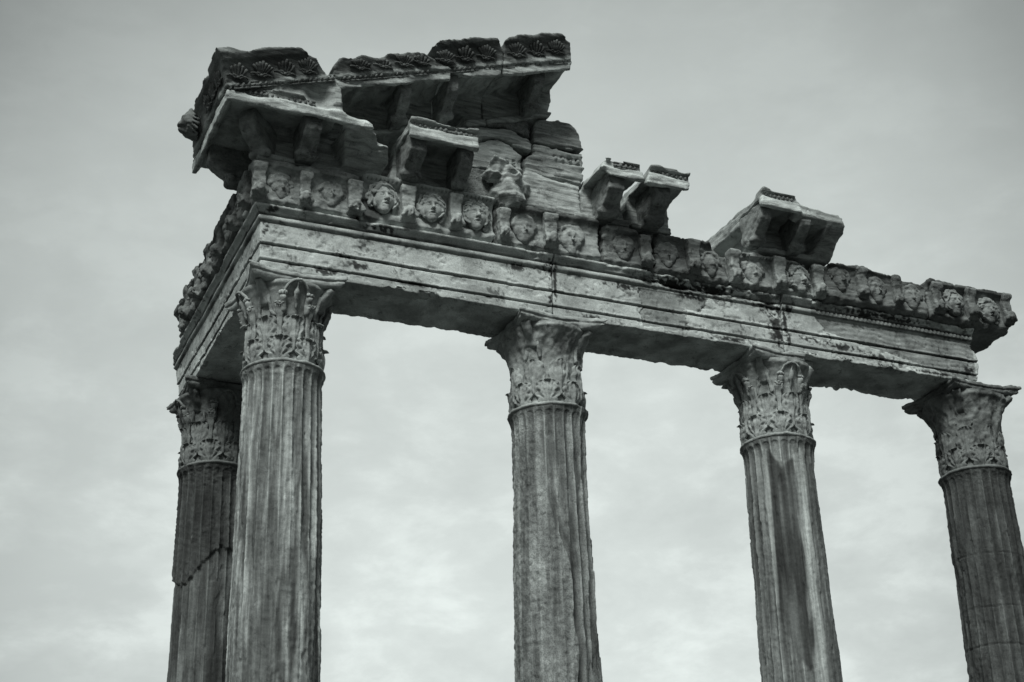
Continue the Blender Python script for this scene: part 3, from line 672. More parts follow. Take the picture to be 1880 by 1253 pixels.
FPROF = [(-0.44, 1.835), (-0.475, 1.855), (-0.505, 1.885), (-0.495, 1.925), (-0.462, 2.00), (-0.45, 2.10), (-0.455, 2.20), (-0.475, 2.245), (-0.515, 2.275), (-0.53, 2.285), (-0.55, 2.30), (-0.56, 2.345), (0.36, 2.345), (0.36, 1.835)]
def frieze_mesh(x0, x1, top, seed, wear, corner=None, out_=0., dentil=False, outline=None, h=0.0125):
    G = Grid((x0-.06, -.72-out_, 1.80), (x1+.06, .45, 2.45), h)
    pr = [(y-(out_ if y < 0 else 0)-(.03*wear if 1.95 < z < 2.26 and y < 0 else 0), z if z < 2.2 else z+(top-2.345)) for y, z in FPROF]
    if corner: m = np.minimum(G.X, G.Y); d = poly_sd(m, G.Z, pr); d = np.maximum(d, G.Y-.3)
    else: d = poly_sd(G.Y, G.Z, pr)
    G.d = (smax(d, np.abs(G.X-(x0+x1)/2)-(x1-x0)/2, 0.035) if not corner else smax(d, G.X-x1, 0.035)).astype(F)
    if outline: G.clip(poly_sd(G.X, G.Z, outline), 0.02)
    if dentil:
        for k in range(int((x1-x0)/0.05)): G.cut(G.box((x0+.05+k*.05, -.545-out_, top-.055), (.010, .035, .022), .004))
    def nz(p):
        foot = 1-sstep(1.93, 2.0, p[:, 2]); back = sstep(-.40, -.30, p[:, 1]) if not corner else sstep(-.4, -.3, np.minimum(p[:, 0], p[:, 1]))
        curl = 0.016*np.sin(34*np.hypot((p[:, 0]+p[:, 1]*.3) % 0.29-.145, p[:, 2]-1.85)+3*fbm(p, 5, 2, seed))
        return foot*(1-back)*curl*(1-.6*wear)+(0.006+0.018*wear)*fbm(p, 4, 3, seed+1)+(0.003+0.006*wear)*fbm(p, 17, 3, seed+2, .6)+0.006*wear*ridge(p, 7, 2, seed+7, (.4, 1, 3))
    G.noise(nz)
    return G.mesh()
GF = 'carved frieze blocks'
def add_head(par, x, z, seed, wear, mat, sc=0.15, y=-0.53, side=False, hairy=1.0, turn=0., tilt=0.):
    V, Q = head_mesh(seed, wear, hairy)
    ct, sn = math.cos(turn), math.sin(turn); V = np.stack([V[:, 0]*ct-V[:, 1]*sn, V[:, 0]*sn+V[:, 1]*ct, V[:, 2]], 1)
    ct, sn = math.cos(tilt), math.sin(tilt); V = np.stack([V[:, 0]*ct-V[:, 2]*sn, V[:, 1], V[:, 0]*sn+V[:, 2]*ct], 1)
    V = V*sc*(1.1+.05*math.sin(seed*1.7))*np.array([1.04, .88 if wear < .4 else .72, 1.02])+np.array([x, y+.035+(.035 if wear > .4 else 0), z])
    if side: V, Q = mirror(V, Q)
    return mk('carved_head', V, Q, mat, par)
def add_console(par, x, z, seed, wear, mat, y=-0.47, side=False, sc=1.0, rot=0.):
    V, Q = console_mesh(seed, wear); V = V*sc*np.array([1+.12*math.sin(seed*2.3), 1-.35*max(0, wear-.3), 1-.07*wear])
    ct, sn = math.cos(rot), math.sin(rot); V = np.stack([V[:, 0]*ct-V[:, 2]*sn, V[:, 1], V[:, 0]*sn+V[:, 2]*ct], 1)
    V = V+np.array([x, y, z])
    if side: V, Q = mirror(V, Q)
    return mk('console', V, Q, mat, par)
def frieze(label, x0, x1, top, seed, wear, mat, heads, cons, side=False, **kw):
    V, Q = frieze_mesh(x0, x1, top, seed, wear, **kw)
    if side: V, Q = mirror(V, Q)
    b = np.array([V[:, 0].mean(), V[:, 1].mean(), V[:, 2].min()])
    t = thing('frieze_block', label, 'frieze block', tuple(b), GF)
    uu = V[:, 1] if side else V[:, 0]; P3 = V
    tn = 1-0.45*sstep(-.1, .4, fbm(P3, 3, 3, seed+50))*sstep(top-.09, top-.05, V[:, 2])
    if seed == 2: tn = tn*(1-.78*sstep(1.1, .9, np.sqrt(((uu-.80)/.15)**2+((V[:, 2]-1.99)/.16)**2)))      # smooth dark repair at the left end
    if seed == 3: tn = tn*(1-.5*sstep(2.26, 2.30, V[:, 2]))
    mk('block', V, Q, mat, t, tn)
    o_ = kw.get('out_', 0.)
    for i, hd in enumerate(heads):
        x, z, hw = hd[:3]; sc = hd[3] if len(hd) > 3 else 0.15
        add_head(t, x, z, seed*10+i, hw, hd[5] if len(hd) > 5 else mat, sc, -0.53-o_, side, hd[4] if len(hd) > 4 else 1.0, turn=0.12*math.sin(seed+i*2.))
    for i, (x, z, cw) in enumerate(cons): add_console(t, x, z, seed*10+5+i, cw, mat, -0.47-o_, side)
    return t
frieze('worn corner frieze block with two blurred heads facing front', -0.55, 0.665, 2.34, 1, 0.75, M_carv,
       [(-0.22, 2.07, .75, .145), (0.35, 2.09, .75, .145)], [(-0.47, 1.87, .6), (0.05, 1.86, .75), (0.62, 1.87, .8)], corner=True)
frieze('well preserved frieze block with three crisp pale faces between fluted consoles', 0.705, 2.31, 2.41, 2, 0.15, M_crisp,
       [(0.95, 2.13, 0.0, .152), (1.53, 2.12, 0.0, .152), (2.07, 2.12, 0.0, .152)], [(1.24, 1.89, .1), (1.81, 1.90, .1)], dentil=True)
frieze('frieze block with two smoothed heads under a dark stained ledge', 2.355, 3.655, 2.37, 3, 0.6, M_carv,
       [(2.67, 2.08, .6, .155), (3.28, 2.05, .85, .16)], [(2.42, 1.87, .9), (3.0, 1.88, .35)])
frieze('narrow rough frieze block with one lumpy worn head', 3.705, 4.37, 2.32, 4, 0.9, M_dark,
       [(3.97, 2.07, .8, .15)], [(4.25, 1.86, 1.0)])
frieze('frieze block with a fluted console between two eroded heads', 4.40, 5.38, 2.36, 5, 0.85, M_dark,
       [(4.56, 2.08, .9, .145), (5.14, 2.07, .7, .15)], [(4.89, 1.88, .3)],
       outline=[(4.3, 1.8), (5.5, 1.8), (5.5, 2.20), (5.25, 2.24), (5.12, 2.36), (4.3, 2.36)])
frieze('frieze block with one blurred and one crisp staring face below the jutting slab', 5.425, 6.64, 2.30, 6, 0.4, M_carv,
       [(5.74, 2.05, .45, .145), (6.385, 2.05, .0, .15)], [(5.47, 1.86, .5), (6.10, 1.87, .45), (6.66, 1.85, .5)], dentil=True,
       outline=[(5.3, 1.8), (6.8, 1.8), (6.68, 2.1), (6.45, 2.27), (6.2, 2.30), (5.3, 2.30)])
frieze('bulging weathered frieze block with three eroded heads in headbands', 6.725, 8.26, 2.36, 7, 0.8, M_dark,
       [(6.98, 2.15, .7, .15, 1.15), (7.51, 2.09, .5, .145, 1.1), (8.05, 2.07, .8, .15)], [(7.28, 1.92, .8), (7.80, 1.9, .8)], out_=0.06,
       outline=[(6.62, 1.8), (8.3, 1.8), (8.3, 2.22), (8.1, 2.30), (7.5, 2.34), (7.0, 2.39), (6.85, 2.36), (6.66, 2.28)])
frieze('overhanging end frieze block at far right with two bearded faces', 8.31, 9.58, 2.37, 8, 0.45, M_dark,
       [(8.68, 2.08, .1, .15, 1.1, M_brk), (9.23, 2.05, .1, .145, 1.1, M_brk)], [(8.42, 1.90, .6), (8.96, 1.9, .5), (9.53, 1.92, .5)], out_=0.05)
# the side wing: the same frieze turned round the corner, heavily eroded
for i, (a, b, tp, hs, lab) in enumerate(((-0.28, 0.90, 2.30, (0.02, 0.55), 'first side frieze block just behind the corner, two jutting dark heads'),
                                    (0.93, 2.05, 2.27, (1.22, 1.78), 'middle side frieze block with two knobbly heads against the sky'),
                                    (2.08, 3.28, 2.24, (2.36, 2.92), 'last side frieze block above the broken beam end, rounded eroded heads'))):
    frieze(lab, a if i else 0.33, b, tp, 20+i, 1.0, M_dark,
           [(x, 2.06-0.02*i, .6, .165) for x in hs], [(x-.28, 1.87, .8) for x in hs], side=True, out_=0.03)

# ------------------------------------------------------------------ cornice fragments
GC = 'cornice fragments'
CPROF = [(-0.972, 2.735), (-0.98, 2.745), (-0.985, 2.865), (-0.955, 2.872), (-0.955, 2.932), (-0.99, 2.94), (-1.005, 2.972), (0.45, 2.972), (0.45, 2.40), (-0.49, 2.39), (-0.50, 2.455), (-0.42, 2.49), (-0.40, 2.79), (-0.44, 2.84), (-0.87, 2.84), (-0.925, 2.74)]
def modillion(x, w_, seed, h=0.012, shear=0., dz=0., mir=False, wear=.4):
    """scrolled bracket under the overhang"""
    pr = [(-0.50, 2.40), (-0.60, 2.40), (-0.66, 2.44), (-0.69, 2.50), (-0.74, 2.53), (-0.82, 2.575), (-0.885, 2.64), (-0.90, 2.70), (-0.89, 2.85), (-0.38, 2.85), (-0.38, 2.45)]
    G = Grid((x-w_/2-.05, -.98, 2.34+dz-abs(shear)*.15), (x+w_/2+.05, -.34, 2.90+dz+abs(shear)*.15), h)
    zz = G.Z-dz-shear*(G.X-x)
    G.d = smax(poly_sd(*np.broadcast_arrays(G.Y+0*G.X, zz+0*G.Y), pr), np.abs(G.X-x)-w_/2, 0.012).astype(F)
    G.add(G.cap((x-w_*.46, -.63, 2.455+dz), (x+w_*.46, -.63, 2.455+dz), .045), .03)
    for s in (-1, 1): G.cut(G.cap((x+s*w_*.18, -.70, 2.45+dz), (x+s*w_*.2, -.93, 2.66+dz), .020), .01)
    G.noise(lambda p: (0.004+.010*wear)*fbm(p, 8, 3, seed)+.004*fbm(p, 25, 2, seed+2))
    V, Q = G.mesh()
    return mirror(V, Q) if mir else (V, Q)
def bead_row(x0, x1, y, zf, pitch=0.062, r=0.021, mir=False, seed=0):
    """string of beads on a thin fillet, one connected strip"""
    h = 0.0065; za, zc = zf(x0), zf(x1); sl = (zc-za)/(x1-x0); pad = .012
    G = Grid((x0-pad, y-r-pad, min(za, zc)-r*1.5-pad), (x1+pad, y+r+pad+.012, max(za, zc)+r*1.5+pad), h)
    zr = G.Z-za-sl*(G.X-x0); k = np.floor((G.X-x0)/pitch); dx = G.X-x0-(k+.5)*pitch
    gone = (_h(k.astype(np.int64), k.astype(np.int64)*0+3, k.astype(np.int64)*0, seed+5) > .75)
    d = np.sqrt((dx/.85)**2+(G.Y-y)**2+(zr/1.25)**2)-r; d = np.where(gone, d+.012, d)
    rail = np.maximum(np.abs(G.Y-y-.014)-.010, np.abs(zr)-.012)+0*G.X
    for q in (-1.75, 1.75): rail = np.minimum(rail, np.sqrt((G.Y-y-.006)**2+(zr-q*r)**2)-.0085)
    rail = np.minimum(rail, np.maximum(np.abs(G.Y-y-.020)-.006, np.abs(zr)-r*1.8))
    d = np.minimum(d, rail); d = np.maximum(d, np.maximum(x0-G.X, G.X-x1)); G.d = d.astype(F)
    G.noise(lambda p: .004*fbm(p, 22, 2, seed)+.004*fbm(p, 6, 2, seed+2)); V, Q = G.mesh()
    return mirror(V, Q) if mir else (V, Q)
def palmette(x, y0, z0, y1, z1, w_, kind, seed, mir=False):
    """fan of lobes standing on a pair of scrolls, laid on the slanting gutter face from (y0,z0) to (y1,z1)"""
    parts = []
    def pt(a, b, o=0.): return (x+a, y0+(y1-y0)*b-o, z0+(z1-z0)*b)
    n = 7 if kind else 5
    for k in range(n):
        t = (k-(n-1)/2)/((n-1)/2); L = 0.95-0.28*abs(t)
        pth = [pt(w_*(t*0.9)*(s**0.8)*(0.95 if kind else (1.25-.5*s)), 0.16+(L-.1)*s, -0.017+0.006*s) for s in np.linspace(0, 1, 9)]
        parts.append(tube(pth, np.array([.010, .012, .014, .016, .018, .020, .021, .019, .011])))
    for s in (-1, 1):
        pth = [pt(s*(0.02+w_*0.78*q), 0.06+0.16*math.sin(q*math.pi*.8), -.004) for q in np.linspace(0, 1, 14)]
        parts.append(tube(pth, np.linspace(.014, .010, 14)))
        parts.append(tube([pt(s*(w_*.28+.022*math.cos(a)*f), .19+.09*math.sin(a)*f, -.003) for a, f in zip(np.linspace(0, 8, 16), np.linspace(1, .25, 16))], np.linspace(.012, .008, 16)))
    parts.append(ball(pt(0, .14, -.006), .022))
    V, Q = merge(parts); V = V+0.005*np.stack([fbm(V, 16, 2, seed+s) for s in range(3)], 1)
    return mirror(V, Q) if mir else (V, Q)
def rock_noise(G, seed, lo=0.022, md=0.010, fi=0.004, vein=0.006, f=3.0):
    G.noise(lambda p: lo*fbm(p, f, 3, seed)+md*fbm(p, 9, 2, seed+1)+fi*fbm(p, 28, 2, seed+2)+vein*ridge(p, 6, 2, seed+3, (.4, .6, 3.2)), 0.12)

# --- corner cornice with the start of the raking gable edge
RK = 0.33
def zb(x): return 3.235+RK*x             # height of the raking bead line
def dent(G, x, y, z, r): G.cut(G.ell((x, y, z), r), 0.06)
t = thing('cornice_fragment', 'huge corner cornice stone with lion head spout and palmette gutter', 'cornice stone', (0, 0, 2.39), GC)
G = Grid((-1.22, -1.22, 2.33), (1.06, .88, 3.62), 0.0155)
m = np.minimum(G.X, G.Y)
d = poly_sd(m, G.Z, CPROF)
endp = [(-1.5, 2.3), (0.72, 2.3), (0.88, 2.42), (0.93, 2.54), (0.86, 2.66), (0.72, 2.74), (0.50, 2.80), (0.32, 2.86), (0.30, 3.0), (-1.5, 3.0)]
d = smax(d, poly_sd(G.X, G.Z, endp), 0.05); d = smax(d, G.Y-(0.72+0.05*G.X)+0*G.X, 0.02); G.d = d.astype(F)
# raking body above, then its gutter
body = np.maximum(G.Z-(zb(G.X)-.02), 2.90-G.Z); body = np.maximum(body, -0.965-G.Y); body = np.maximum(body, -0.965-G.X); body = np.maximum(body, G.X-.30); body = np.maximum(body, G.Y-.45)
G.add(body.astype(F), 0.015)
# front gutter (sima): outline in x-z, concave profile in y
zrel = G.Z-zb(G.X); prof = -1.01-0.115*np.clip(zrel/.28, 0, 1.1)**1.5 - 0.022*((zrel > .235) & (zrel < .4))
si = np.maximum(prof-G.Y, G.Y+0.70); si = np.maximum(si, -.03-zrel)
si = np.maximum(si, poly_sd(G.X, G.Z, [(-1.16, 2.86), (-1.16, 3.235), (-1.0, 3.29), (-.82, 3.285), (-.60, 3.38), (-0.40, 3.43), (-.22, 3.475), (-.05, 3.40), (.14, 3.28), (.30, 3.22), (.30, 2.9)]))
zr2 = G.Z-2.945; ps = -1.01-0.115*np.clip(zr2/.27, 0, 1.1)**1.5-0.022*((zr2 > .22) & (zr2 < .4))
ss = np.maximum(ps-G.X, G.X+0.90); ss = np.maximum(ss, -zr2-.01); ss = np.maximum(ss, G.Z-3.225); ss = np.maximum(ss, G.Y-.55+.2*(G.Z-2.9)); ss = np.maximum(ss, prof-.01-G.Y)
G.add(np.maximum(si, np.where(G.Z < 3.235, ps, ps)-G.X).astype(F), 0.012); G.add(ss.astype(F), 0.012)
fill = poly_sd(G.Y, G.Z, [(-.96, 2.84), (-.955, 2.76), (-.86, 2.66), (-.74, 2.60), (-.60, 2.49), (-.50, 2.40), (.45, 2.40), (.45, 2.84)])
fill = smax(fill, poly_sd(G.X, G.Z, [(.52, 2.3), (.66, 2.3), (.88, 2.40), (.97, 2.54), (.92, 2.68), (.78, 2.79), (.60, 2.84), (.40, 2.84), (.36, 2.74), (.44, 2.56)]), .03); fill = smax(fill, G.X*.8-G.Y*.6-1.20+0*G.Z, .02)
G.add(fill.astype(F), .03); dent(G, .52, -.86, 2.56, (.10, .10, .12)); dent(G, .78, -.86, 2.62, (.10, .14, .05))
dent(G, 0.05, -1.0, 3.02, (.17, .13, .13)); dent(G, 0.42, -1.05, 2.74, (.2, .10, .08)); dent(G, .92, -.9, 2.80, (.25, .2, .13))
dent(G, -.55, -1.03, 2.70, (.35, .07, .05)); dent(G, .1, -1.03, 2.68, (.25, .08, .05)); dent(G, -.72, 0.60, 2.45, (.18, .25, .12))
rock_noise(G, 71, 0.016, 0.006, 0.003, 0.004)
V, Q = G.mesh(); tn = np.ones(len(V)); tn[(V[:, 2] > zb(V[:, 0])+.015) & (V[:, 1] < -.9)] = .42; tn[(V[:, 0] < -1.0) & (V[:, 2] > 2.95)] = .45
tn *= np.where((np.minimum(V[:, 0], V[:, 1]) < -.95) & (V[:, 2] < 2.87), 1.5, 1.0)  # fascia highlight painted into tone on the outward faces
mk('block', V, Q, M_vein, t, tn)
for i, x in enumerate((0.02,)):
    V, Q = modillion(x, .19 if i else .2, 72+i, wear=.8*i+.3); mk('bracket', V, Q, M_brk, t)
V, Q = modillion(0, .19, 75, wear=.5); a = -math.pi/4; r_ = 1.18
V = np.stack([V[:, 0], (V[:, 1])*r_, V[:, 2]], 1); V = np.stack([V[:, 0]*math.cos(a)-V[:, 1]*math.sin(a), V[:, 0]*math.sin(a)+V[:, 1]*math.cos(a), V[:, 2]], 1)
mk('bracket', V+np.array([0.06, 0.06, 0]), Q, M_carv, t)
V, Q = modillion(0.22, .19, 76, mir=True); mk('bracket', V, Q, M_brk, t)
V, Q = bead_row(-1.0, 0.02, -0.958, lambda x: 2.902, seed=1); mk('bead_moulding', V, Q, M_dark, t)
V, Q = bead_row(-1.0, 0.70, -0.958, lambda x: 2.902, mir=True, seed=2); mk('bead_moulding', V, Q, M_dark, t)
V, Q = bead_row(-.90, 0.22, -1.005, lambda x: zb(x)-.03, seed=3); mk('bead_moulding', V, Q, M_dark, t)
for i, x in enumerate((-.88, -.62, -.36, -.12)):
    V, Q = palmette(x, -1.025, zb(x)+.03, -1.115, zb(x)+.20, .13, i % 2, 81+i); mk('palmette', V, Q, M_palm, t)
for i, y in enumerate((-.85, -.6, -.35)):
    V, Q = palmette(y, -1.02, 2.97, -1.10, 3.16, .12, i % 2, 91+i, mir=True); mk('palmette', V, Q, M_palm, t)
# lion head water spout on the side gutter
G = Grid((-1.42, -.12, 2.82), (-.95, .50, 3.36), 0.011); c = (-1.13, 0.19, 3.09)
G.add(G.ell(c, (.10, .13, .135))); G.add(G.ell((-1.215, .19, 3.055), (.06, .065, .055)), .03); G.add(G.ell((-1.20, .19, 2.995), (.05, .05, .03)), .03)
G.cut(G.ell((-1.27, .19, 3.025), (.05, .045, .016)), .01)
for s in (-1, 1):
    G.add(G.ell((-1.20, .19+s*.058, 3.135), (.035, .032, .022)), .015); G.cut(G.ell((-1.235, .19+s*.055, 3.105), (.022, .022, .016)), .008); G.add(G.ell((-1.14, .19+s*.10, 3.20), (.03, .03, .035)), .015)
for k in range(18):
    a = k/18*2*math.pi; G.add(G.cap((-1.15, .19+.115*math.cos(a), 3.09+.115*math.sin(a)), (-1.06, .19+.165*math.cos(a+.4), 3.09+.16*math.sin(a+.4)), .034, .024), .012)
G.noise(lambda p: .014*fbm(p, 10, 3, 5)); V, Q = G.mesh(); mk('lion_head', V, Q, M_dark, t)

# --- raking cornice stones climbing to the right
def rake_stone(label, seed, x0, x1, outline, mods, beads, palms, mat=M_vein, dents=(), endcut=None):
    t = thing('cornice_fragment', label, 'cornice stone', ((x0+x1)/2, -.2, zb((x0+x1)/2)-.55), GC)
    G = Grid((x0-.1, -1.25, zb(x0)-.66), (x1+.1, .5, zb(x1)+.42), 0.0155)
    z = G.Z-RK*G.X+(2.90-3.235)          # the horizontal profile, sheared
    z3 = z+0*G.Y; y3 = G.Y+0*z
    d = poly_sd(y3, z3, [(-.972, 2.735)]+CPROF[1:8]+[(.45, 2.40), (-.45, 2.39), (-.45, 2.46), (-.34, 2.50), (-.32, 2.66), (-.35, 2.84), (-.88, 2.84), (-.93, 2.735)])
    zrel = G.Z-zb(G.X); prof = -1.01-0.115*np.clip(zrel/.28, 0, 1.1)**1.5-0.022*((zrel > .225) & (zrel < .5))
    si = np.maximum(prof-G.Y, G.Y+0.55); si = np.maximum(si, -.04-zrel)
    d = smin(d, si.astype(F), .01); d = smax(d, poly_sd(G.X, G.Z, outline), .025)
    G.d = d.astype(F)
    for q in dents: dent(G, q[0], q[1], q[2], q[3])
    if endcut is not None: G.cut(endcut(G), .03)
    rock_noise(G, seed, 0.014, 0.006, 0.003, 0.006)
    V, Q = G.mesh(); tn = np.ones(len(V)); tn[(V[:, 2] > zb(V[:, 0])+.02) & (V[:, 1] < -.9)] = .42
    tn *= np.where((V[:, 1] < -.93) & (V[:, 2] < zb(V[:, 0])-.06), 1.2, 1.0)  # lighter tone on the front fascia stands in for its highlight
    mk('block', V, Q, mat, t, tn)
    for i, x in enumerate(mods):
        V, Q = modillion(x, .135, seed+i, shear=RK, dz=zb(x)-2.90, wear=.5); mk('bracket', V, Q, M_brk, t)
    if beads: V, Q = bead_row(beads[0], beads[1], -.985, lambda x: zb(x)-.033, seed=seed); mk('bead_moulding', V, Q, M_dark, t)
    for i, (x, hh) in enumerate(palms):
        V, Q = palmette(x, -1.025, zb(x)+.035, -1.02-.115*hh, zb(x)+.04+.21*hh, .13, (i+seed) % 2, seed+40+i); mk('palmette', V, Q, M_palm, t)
    return t
def ol(x0, x1, pts, lo=.6):
    return [(x0, zb(x0)-lo), (x1, zb(x1)-lo)]+pts
rake_stone('sloping gable cornice stone with broken palmette edge beside the corner stone', 101, .24, 1.5,
           [(.32, 2.6), (1.0, 2.8), (1.95, 3.05), (1.95, 3.60), (1.70, 3.66), (1.45, 3.80), (1.27, 3.82), (1.05, 3.80), (.85, 3.71), (.70, 3.62), (.50, 3.60), (.36, 3.54), (.24, 3.52), (.18, 3.40), (.26, 3.2)],
           (1.10, 1.67), (.30, 1.35), ((.50, .55), (.77, .5), (1.02, .62), (1.23, .55)), dents=((1.3, -1.05, 3.46, (.25, .08, .05)), (.8, -1.05, 3.28, (.3, .07, .04))))
rake_stone('middle gable cornice stone set off by a diagonal crack', 111, 1.27, 2.24,
           [(2.02, 3.05), (2.262, 3.15), (2.262, 3.95), (2.245, 4.10), (2.17, 4.225), (1.75, 4.12), (1.42, 4.00), (1.31, 3.88), (1.51, 3.83), (1.77, 3.69), (2.01, 3.60)],
           (), (1.5, 2.2), ((1.52, .68), (1.77, .8), (2.03, .8)), mat=M_vein, dents=((2.0, -1.05, 3.62, (.22, .15, .10)),))
rake_stone('top gable cornice stone with upright palmettes, highest at the right', 121, 2.26, 3.15,
           [(2.26, 3.25), (2.8, 3.42), (3.02, 3.52), (3.10, 3.75), (3.17, 4.05), (3.17, 4.30), (3.12, 4.44), (2.99, 4.50), (2.93, 4.50), (2.30, 4.275), (2.255, 4.22)],
           (2.78,), (2.28, 3.12), ((2.42, .8), (2.68, .8), (2.93, .8)), dents=((2.3, -1.05, 3.72, (.12, .15, .12)),))

# --- separate horizontal cornice fragments standing on the frieze
def geison(label, seed, x0, x1, outline, mods, yb, beads, mat=M_vein, dents=(), leftcut=0., wear=.4, ytop=None, bd_mat=M_dark, under=False, bulk=False):
    t = thing('cornice_fragment', label, 'cornice stone', ((x0+x1)/2, -.4, 2.40), GC)
    G = Grid((x0-.45, -1.08, 2.32), (x1+.12, yb+.08, 3.10), 0.0125)
    pr = [(min(a, yb), b) for a, b in CPROF]
    d = poly_sd(G.Y, G.Z, pr); d = smax(d, poly_sd(G.X, G.Z, outline), .025)
    G.d = d.astype(F)
    for q in dents: dent(G, q[0], q[1], q[2], q[3])
    if bulk:
        fill = poly_sd(G.Y, G.Z, [(-.94, 2.88), (-.92, 2.74), (-.83, 2.62), (-.66, 2.50), (-.50, 2.40), (.4, 2.40), (.4, 2.88)])
        fill = smax(fill, poly_sd(G.X, G.Z, [(6.60, 2.33), (6.80, 2.33), (6.90, 2.46), (6.93, 2.66), (6.86, 2.82), (6.55, 2.88), (6.45, 2.80), (6.62, 2.70)]), .03); G.add(fill.astype(F), .03)
        fill = poly_sd(G.Y, G.Z, [(-.95, 2.88), (-.93, 2.72), (-.80, 2.70), (-.70, 2.82)]); G.add(smax(fill, np.abs(G.X-6.5)-.32, .03).astype(F), .02); G.cut(G.box((6.62, -1.06, 2.85), (.38, .13, .2), .03), .04)
    if under: G.cut(G.box((x0-.1, .1, 2.42), (.30, .62, .30), .08), .05)
    rock_noise(G, seed, 0.014+.01*wear, 0.006, 0.003, 0.005)
    V, Q = G.mesh(); tn = np.ones(len(V))
    tn *= np.where((V[:, 1] < -.93) & (V[:, 2] < 2.87), 1.4, 1.0); mk('block', V, Q, mat, t, tn)  # front fascia brightened in tone as a painted highlight
    for i, (x, w_) in enumerate(mods):
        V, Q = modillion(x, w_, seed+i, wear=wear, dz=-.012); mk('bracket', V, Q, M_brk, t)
    if beads: V, Q = bead_row(beads[0], beads[1], -0.958, lambda x: 2.902, seed=seed); mk('bead_moulding', V, Q, bd_mat, t)
    return t
geison('single jutting cornice stone with beaded edge below the gable slope', 131, 1.12, 1.92,
       [(1.02, 2.33), (1.95, 2.33), (1.93, 2.6), (1.925, 2.72), (1.925, 2.99), (1.12, 2.99), (1.11, 2.78)], ((1.24, .20), (1.83, .15)), .2, (1.14, 1.92))
geison('left of two small adjoining cornice brackets standing against the sky', 141, 3.48, 4.03,
       [(3.32, 2.33), (4.06, 2.33), (4.05, 2.6), (4.03, 2.85), (4.03, 3.0), (3.85, 3.0), (3.55, 3.0), (3.48, 2.84), (3.38, 2.70)], ((3.72, .21),), .05, (3.66, 4.0), dents=((3.46, -.95, 2.72, (.10, .14, .10)), (4.0, -.98, 2.65, (.08, .1, .08))), wear=.6)
geison('right of two small adjoining cornice brackets, squarer and with a sharp corner', 151, 4.11, 4.68,
       [(4.10, 2.33), (4.62, 2.33), (4.66, 2.6), (4.68, 2.99), (4.14, 2.97), (4.09, 2.75)], ((4.33, .21),), .05, (4.15, 4.66), wear=.5)
t = geison('broad tilted looking cornice slab with deep coffers over the frieze on the right', 161, 5.62, 6.85,
       [(5.60, 2.33), (6.85, 2.33), (6.95, 2.5), (6.88, 2.66), (6.86, 2.80), (6.55, 2.88), (6.24, 2.90), (6.17, 2.99), (5.68, 2.99), (5.64, 2.7)], ((5.76, .15), (6.32, .16)), .48, (5.70, 6.15), dents=((6.35, -1.0, 2.80, (.10, .10, .12)), (6.7, -1.02, 2.92, (.15, .07, .06))), wear=.7, under=True, bulk=True)

# --- blocks of the broken gable wall
GW = 'blocks of the broken gable wall'
def rubble(name, label, outline, y0, y1, mat, seed, cat='stone block', lo=.014, h=0.014, extra=None, vein=.008, tone=1., yprof=None):
    P = np.array(outline); G = Grid((P[:, 0].min()-.06, y0-.1, P[:, 1].min()-.06), (P[:, 0].max()+.06, y1+.06, P[:, 1].max()+.06), h)
    d = poly_sd(G.X, G.Z, outline); d = smax(d, np.abs(G.Y-(y0+y1)/2)-(y1-y0)/2, .03); G.d = d.astype(F)
    if extra: extra(G)
    rock_noise(G, seed, lo, .007, .004, vein)
    V, Q = G.mesh(); return V, Q
def plain_block(label, *a, **k):
    mat = a[3]; V, Q = rubble('gable_block', label, *a, **k); o = mk('gable_block', V, Q, mat, None, np.full(len(V), k.get('tone', 1.)))
    o['label'] = label; o['category'] = 'stone block'; o['group'] = GW; return o
plain_block('dark recessed wall stone in the gap between corner cornice and gable wall', [(.80, 2.40), (1.98, 2.42), (1.98, 3.10), (1.55, 3.02), (1.1, 2.86), (.80, 2.74)], -.30, .35, M_dark, 201)
plain_block('coarse grey mortar wedge directly under the middle gable cornice stone', [(1.99, 3.42), (2.12, 3.50), (2.45, 3.64), (2.76, 3.75), (2.83, 3.70), (2.845, 3.42), (2.5, 3.50)], -.42, .3, M_conc, 203, lo=.01)
plain_block('long pale slanting slab beneath the coarse mortar wedge', [(1.62, 3.30), (1.98, 3.395), (2.5, 3.475), (2.85, 3.39), (2.855, 3.20), (2.4, 3.30), (2.1, 3.20), (1.75, 3.16)], -.46, .3, M_vein, 205, tone=1.1, vein=.014)
def eggs(xs, z, y):
    def f(G):
        for x in xs: G.cut(G.ell((x, y, z), (.036, .04, .05)), .008); G.add(G.ell((x, y+.012, z), (.020, .03, .034)), .004)
    return f
plain_block('pale wall slab with two egg shaped hollows at its right end', [(1.85, 2.98), (2.1, 3.19), (2.40, 3.285), (2.66, 3.19), (2.72, 3.12), (2.72, 2.90), (2.3, 2.86), (1.9, 2.80)], -.44, .3, M_vein, 207, extra=eggs((2.52, 2.61, 2.69), 3.0, -.45), tone=1.15)
plain_block('dark rounded wall block standing under the right end of the gable slope', [(2.86, 3.44), (2.90, 3.68), (3.2, 3.72), (3.40, 3.68), (3.50, 3.56), (3.53, 3.36), (3.3, 3.34), (2.87, 3.34)], -.46, .3, M_vein, 209, tone=.62, vein=.012)
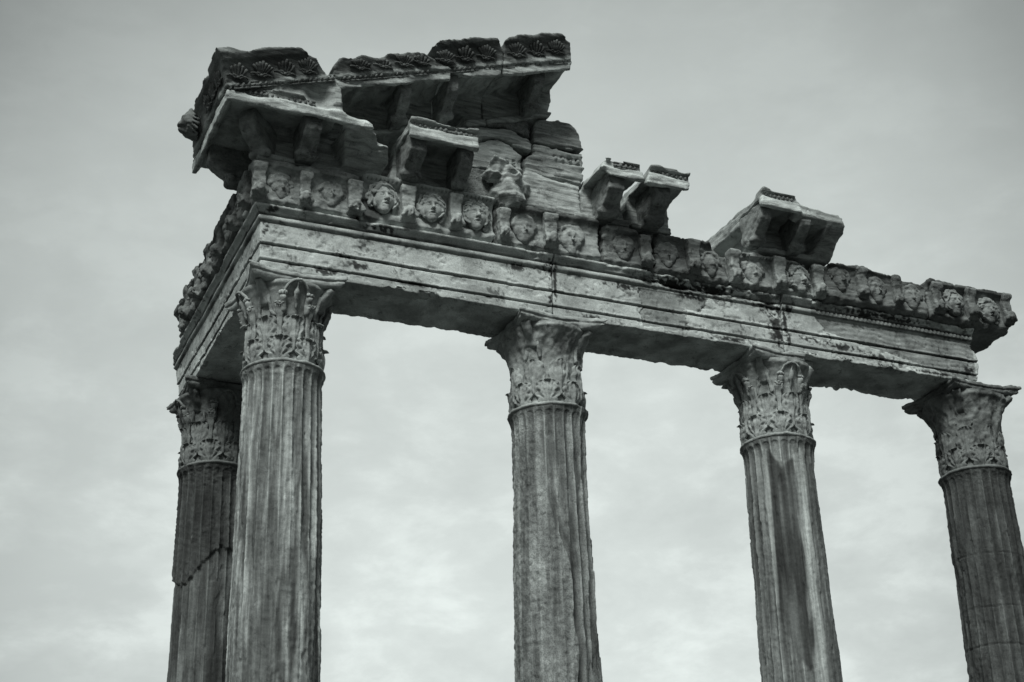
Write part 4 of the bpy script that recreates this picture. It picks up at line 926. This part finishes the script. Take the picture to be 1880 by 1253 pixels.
plain_block('wall block with a row of egg hollows beside the open sky', [(2.74, 3.11), (2.87, 3.19), (2.87, 3.325), (3.3, 3.33), (3.53, 3.33), (3.535, 3.10), (3.50, 2.88), (3.1, 2.88), (2.74, 2.93)], -.44, .3, M_vein, 211, extra=eggs((3.15, 3.25, 3.35, 3.45), 3.19, -.45), tone=.80, vein=.014)
plain_block('pale squared bottom wall block left of the two small brackets', [(2.66, 2.42), (3.44, 2.40), (3.45, 2.65), (3.46, 2.865), (3.1, 2.865), (2.74, 2.91), (2.66, 2.70)], -.47, .3, M_vein, 213, tone=1.1)
plain_block('rough mortar filling behind the broken boss of the gable wall', [(1.80, 2.42), (2.65, 2.41), (2.66, 2.80), (2.42, 2.88), (1.90, 2.80)], -.43, .3, M_conc, 215, tone=1.1)
# broken carved boss
G = Grid((2.10, -.88, 2.28), (2.78, -.2, 3.0), .011)
rs_ = np.random.RandomState(12)
def facet(c, rr, n):
    d = np.full(tuple(G.n), -1e3, F)
    for k in range(n):
        v = rs_.normal(size=3); v /= np.linalg.norm(v); d = np.maximum(d, (G.X-c[0])*v[0]+(G.Y-c[1])*v[1]+(G.Z-c[2])*v[2]-rr*rs_.uniform(.75, 1.1))
    return d.astype(F)
for c, rr in (((2.50, -.50, 2.52), .20), ((2.47, -.56, 2.70), .16), ((2.32, -.57, 2.76), .11), ((2.60, -.50, 2.62), .12), ((2.24, -.52, 2.70), .07)): G.add(facet(c, rr, 18), .008)
G.cut(G.cap((2.26, -.75, 2.785), (2.42, -.78, 2.79), .025), .01); G.cut(G.cap((2.40, -.76, 2.62), (2.46, -.74, 2.45), .03), .01); G.cut(G.ell((2.50, -.72, 2.70), (.04, .05, .025)), .01)
G.noise(lambda p: .010*ridge(p, 7, 2, 3)+.008*fbm(p, 13, 3, 9), .15); V, Q = G.mesh()
o = mk('carved_boss', V, Q, M_vein); o['label'] = 'broken angular lump of carved marble jutting above the pale crisp faces'; o['category'] = 'stone fragment'

for o in list(bpy.data.objects):
    if '_o' in o: del o['_o']
    if 'category' in o: o['kind'] = 'thing'
